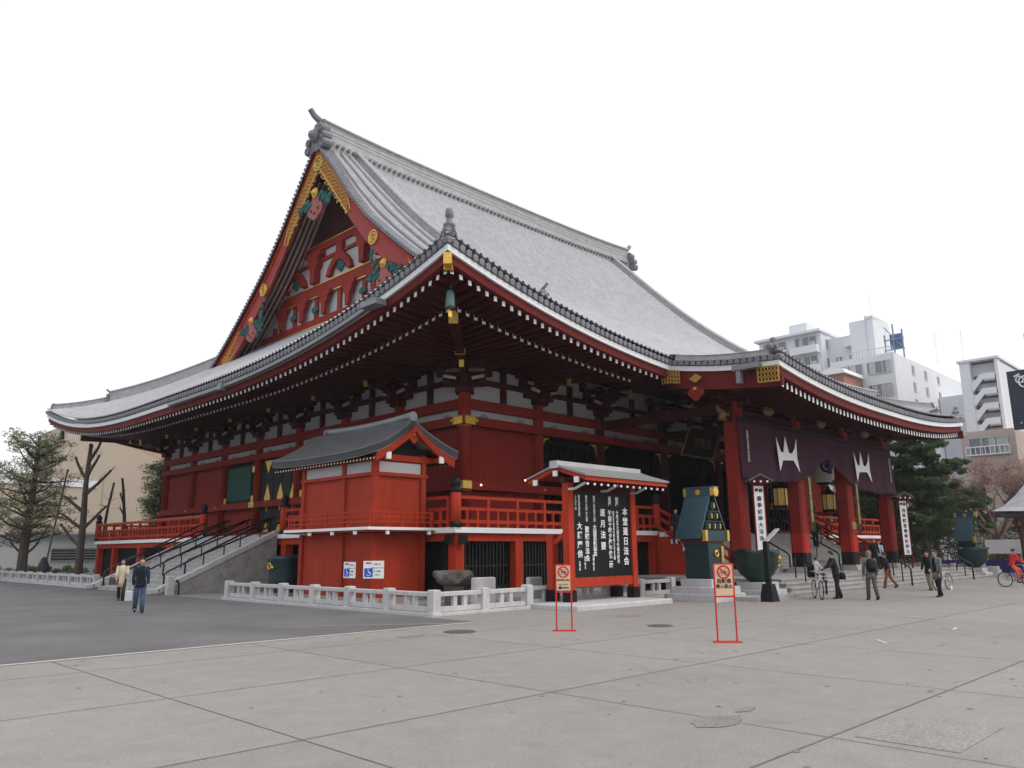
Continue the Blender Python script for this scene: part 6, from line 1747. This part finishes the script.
    for (hip,knee,ank,sh) in legs:
        b=MB(); a=ank+off; tilt=min(.0,sh)*.6
        d=V((math.cos(tilt),0,math.sin(tilt))); b.tube([a+V((-.016*H,0,.004*H)),a+d*.02*H+V((0,0,-.014*H)),a+d*.07*H+V((0,0,-.02*H)),a+d*.10*H+V((0,0,-.022*H))],[.031*H,.028*H,.022*H,.013*H],8)
        b.build('shoe',shoes or M_black,r,True)
    return r,off,armsj
def cloth(n,c,v=.22): return mat(n,c,.85,var=v,scale=7,bump=.9,bscale=9)
def bag(name,loc,sx,sy,sz,m,label,strap=None,rz=0,cat='bag'):
    r=empty(name,loc,label,cat,None,rz); b=MB(); b.bbox(-sx/2,sx/2,-sy/2,sy/2,0,sz,.04); b.build('pouch',m,r)
    b=MB(); b.tube([(0,-sy*.3,sz-.02),(0,-sy*.2,sz+(strap or .22)),(0,sy*.2,sz+(strap or .22)),(0,sy*.3,sz-.02)],.014,6); b.build('strap',m,r)
to_cam=lambda x,y: math.atan2(-25.78-y,-22.68-x)
# left pair
hx=to_cam(-13.3,-.2)+.10
person(-13.31,-.22,hx,1.64,'man in open dark navy jacket and blue jeans walking towards us on the asphalt',cloth('navy_jacket',(.018,.024,.045)),cloth('blue_jeans',(.06,.10,.18),.3),.46,.22,(.2,-.15),(.3,.35),shirt=M_black)
bag('carrier_bag',(-13.31+.30*math.cos(hx-PI/2),-.22+.30*math.sin(hx-PI/2),.36),.10,.20,.30,mat('white_plastic',(.42,.46,.50),.4),'white plastic carrier bag in the hand of the man in the navy jacket',rz=hx)
hx=to_cam(-11.5,6.5)-.05
person(-11.53,6.54,hx,1.56,'woman in cream knee length coat and dark stockings walking behind the man in jeans',cloth('cream_coat',(.58,.50,.36)),cloth('dark_stockings',(.035,.028,.026)),.33,.2,(.3,.1),(1.2,.3),hairlen=.5)
bag('handbag',(-11.53+.27*math.cos(hx-PI/2),6.54+.27*math.sin(hx-PI/2),.60),.14,.34,.28,cloth('mauve_leather',(.09,.065,.085)),'dark mauve handbag on the arm of the woman in cream',rz=hx)
# man in suit by the bicycle, head bowed, facing left (towards the bike)
fl=to_cam(5.6,-13.4)-PI/2   # pointing left in the photo
fl=math.atan2(.71,-.70)
person(5.85,-13.45,fl,1.66,'man in dark suit bending towards the child seat of a parked bicycle',cloth('dark_suit',(.022,.022,.025)),cloth('dark_suit_trousers',(.020,.020,.023)),.44,.10,(.7,.5),(.6,.6),lean=.22,group='visitors near the porch steps')
bag('shoulder_bag',(5.95,-13.62,.66),.12,.30,.24,M_black,'black shoulder bag hanging at the hip of the man in the dark suit',rz=fl,strap=.3)
person(5.62,-12.85,fl+PI,1.02,'small child in a white top sitting on the parked bicycle',cloth('white_shirt',(.62,.62,.66)),cloth('maroon_shorts',(.10,.03,.04)),.5,.2,(.5,.6),(.7,.5),z=.42,seated=((1.2,1.2),(1.2,1.1)),group='visitors near the porch steps')
# man with backpack walking away
h2=math.atan2(10.8,27.5)+.35
person(5.83,-14.66,h2,1.68,'man in grey jacket with a black backpack walking away towards the steps',cloth('taupe_jacket',(.15,.145,.12)),cloth('grey_brown_trousers',(.10,.085,.08)),.44,.2,(.15,-.15),(.2,.2),hair=cloth('grey_hair',(.18,.16,.15)),group='visitors near the porch steps')
r=empty('backpack',(5.83-.17*math.cos(h2),-14.66-.17*math.sin(h2),.93),'black backpack on the back of the man in the grey jacket','backpack',None,h2)
b=MB(); b.lathe([(.10,0),(.15,.06),(.16,.25),(.14,.40),(.06,.47)],(-.03,0,0),14,sx=.75,sy=1.15); b.build('pouch',M_black,r,True)
b=MB(); b.lathe([(.07,0),(.10,.04),(.10,.16),(.05,.2)],(-.14,0,.06),12,sx=.5,sy=1.1); b.build('front_pocket',M_black,r,True)
# person with brown trousers leaning, climbing the first step
person(14.5,-12.05,1.9,1.58,'person in black jacket and brown trousers stepping up onto the platform',cloth('black_jacket',(.015,.015,.016)),cloth('rust_trousers',(.22,.085,.045)),.45,.28,(.3,-.1),(.4,.4),lean=.15,z=0,group='visitors near the porch steps')
# grey coat man
h3=to_cam(9,-15.8)-.75
person(8.96,-15.82,h3,1.66,'man in grey tweed coat and black trousers standing in front of the steps',cloth('grey_tweed',(.16,.16,.165),.25),cloth('black_trousers',(.014,.013,.016)),.36,.14,(.1,-.1),(.15,.2),hair=cloth('brown_hair',(.07,.045,.035)),shirt=M_black,group='visitors near the porch steps')
person(13.7,-14.0,h3+.3,1.6,'person in dark clothes half hidden behind the man in the grey coat, beside a bicycle',cloth('black_jacket',(0,0,0)),cloth('beige_trousers',(.32,.27,.22)),.42,.16,(.3,.2),(.5,.4),group='visitors near the porch steps')
# on stairs
person(22.2,-8.6,to_cam(22,-8.6)+.3,1.66,'person in black coat coming down onto the platform between the third and fourth pillar',cloth('black_jacket',(0,0,0)),cloth('black_trousers',(0,0,0)),.36,.12,z=.6,group='visitors on the porch')
person(22.6,-5.2,to_cam(22,-5),1.66,'person in black high on the stair behind the third pillar',cloth('black_jacket',(0,0,0)),cloth('black_trousers',(0,0,0)),.36,.12,z=1.81,cap=M_black,group='visitors on the porch')
person(23.9,-8.2,to_cam(23.5,-8),1.56,'person in pale blue top beside the fourth pillar',cloth('pale_blue_top',(.42,.50,.62)),cloth('black_trousers',(0,0,0)),.44,.12,z=.6,group='visitors on the porch')
person(8.6,-5.0,to_cam(8.6,-5)+.4,1.60,'person in black with pink scarf standing behind the bronze tank',cloth('black_jacket',(0,0,0)),cloth('black_trousers',(0,0,0)),.36,.08,z=2.0,group='visitors on the porch')

# ================================================================== BICYCLES
def bicycle(x,y,ang,label,col,basket=True,seat=False,grp='bicycles around the plaza'):
    r=empty('bicycle',(x,y,0),label,'bicycle',grp,ang); Rw=.33; n=(0,1,0)
    for cx in (-.52,.52):
        b=MB(); b.ring((cx,0,Rw),n,Rw-.02,.02,28,6); w=b.build('wheel',M_rubber,r,True)
        b=MB(); b.ring((cx,0,Rw),n,Rw-.045,.010,28,4)
        for k in range(14): a=2*PI*k/14; b.tube([(cx+.02*math.cos(a),0,Rw+.02*math.sin(a)),(cx+(Rw-.05)*math.cos(a),0,Rw+(Rw-.05)*math.sin(a))],.0025,4,cap=False)
        b.tube([(cx,-.05,Rw),(cx,.05,Rw)],.02,8); b.build('rim',M_steel,w)
        b=MB(); b.ring((cx,0,Rw),n,Rw+.02,.012,16,4,a0=.2 if cx<0 else .3,a1=PI-.3); b.build('mudguard',M_steel,r)
    b=MB()
    bb_=(-.08,0,.28); seatp=(-.2,0,.78); head=(.36,0,.75); hl=(.40,0,.6)
    for a,c in ((bb_,seatp),(bb_,hl),((-.15,0,.6),head),((-.52,0,Rw),bb_),((-.52,0,Rw),(-.17,0,.66)),(head,(.43,0,.5)),((.43,0,.5),(.52,0,Rw))): b.tube([a,c],.017,7)
    b.build('frame',col,r)
    b=MB(); b.tube([head,(.33,0,.92)],.014,6); b.tube([(.16,.26,.95),(.3,.2,.97),(.33,0,.93),(.3,-.2,.97),(.16,-.26,.95)],.013,7); b.build('handlebar',M_steel,r)
    b=MB(); b.tube([seatp,(-.22,0,.86)],.013,6); b.lathe([(.06,0),(.10,.03),(.08,.07)],(-.22,0,.85),10,sx=1.4,sy=.9); b.build('saddle',M_black,r)
    b=MB(); b.ring((-.08,0,.28),n,.09,.01,16,4); b.tube([(-.08,.09,.28),(-.02,.09,.14),(-.02,.16,.14)],.010,5); b.tube([(-.08,-.09,.28),(-.14,-.09,.42),(-.14,-.16,.42)],.010,5); b.build('pedal_crank',M_steel,r)
    if basket:
        b=MB()
        for z,w in ((.68,.14),(.80,.155),(.92,.17)):
            q=[(.50,-w,z),(.50+w*1.7,-w,z),(.50+w*1.7,w,z),(.50,w,z),(.50,-w,z)]
            b.tube(q,.006,4)
        for k in range(6):
            for s_ in (-1,1): xx=.50+.045*k; b.tube([(xx,s_*.14,.68),(xx,s_*.17,.92)],.004,4)
        b.box(.50,.74,-.14,.14,.675,.685); b.build('basket',M_steel,r)
    if seat:
        b=MB(); b.box(-.68,-.38,-.15,.15,.72,.76); b.box(-.70,-.66,-.15,.15,.76,1.12); b.box(-.66,-.4,-.17,-.15,.76,.9); b.box(-.66,-.4,.15,.17,.76,.9); b.build('child_seat',M_black,r)
M_bsil=mat('silver_frame',(.45,.46,.48),.35,.6,var=.05); M_bpur=mat('purple_frame',(.16,.08,.30),.35,.2,var=.05)
bicycle(5.25,-13.0,to_cam(5,-12.8)+.22,'silver bicycle with basket and child seat parked at the corner of the steps',M_bsil,True,True)
bicycle(14.2,-14.35,-.15,'bicycle half hidden behind the man in the grey coat',M_bsil,True,False)
ca=math.atan2(-.70,.71)-.1      # heading right in the photo
bicycle(18.9,-16.0,ca,'purple bicycle ridden by the cyclist in the red jacket',M_bpur,True,False)
person(18.9-.16*math.cos(ca),-16.0-.16*math.sin(ca),ca,1.56,'cyclist in red jacket and orange trousers riding at the right edge',cloth('red_jacket',(.55,.03,.035)),cloth('orange_trousers',(.62,.13,.07)),.50,.2,(.75,.75),(.45,.45),z=.13,lean=.22,cap=cloth('dark_blue_cap',(.05,.06,.14)),seated=((1.15,1.0),(.55,.75)),group='cyclists at the right edge')
bicycle(21.4,-16.3,ca,'dark bicycle ridden just ahead at the very right edge',mat('dark_frame',(.03,.03,.04),.4),True,False)
person(21.4-.16*math.cos(ca),-16.3-.16*math.sin(ca),ca,1.56,'cyclist in dark jacket just ahead at the very right edge',cloth('slate_jacket',(.04,.05,.09)),cloth('dark_suit_trousers',(0,0,0)),.50,.2,(.75,.75),(.45,.45),z=.13,lean=.22,seated=((1.15,1.0),(.55,.75)),group='cyclists at the right edge')

# ================================================================== HAZE
hz=MB(); hz.box(-330,900,-300,1200,-1,40)
hm=bpy.data.materials.new('haze_air'); hm.use_nodes=True; hn=hm.node_tree; hn.nodes.clear()
ho=hn.nodes.new('ShaderNodeOutputMaterial'); hv_=hn.nodes.new('ShaderNodeVolumePrincipled'); hv_.inputs['Color'].default_value=(.93,.96,1,1); hv_.inputs['Density'].default_value=0.0003
hn.links.new(hv_.outputs[0],ho.inputs['Volume'])
hz.build('haze',hm,kind='stuff')
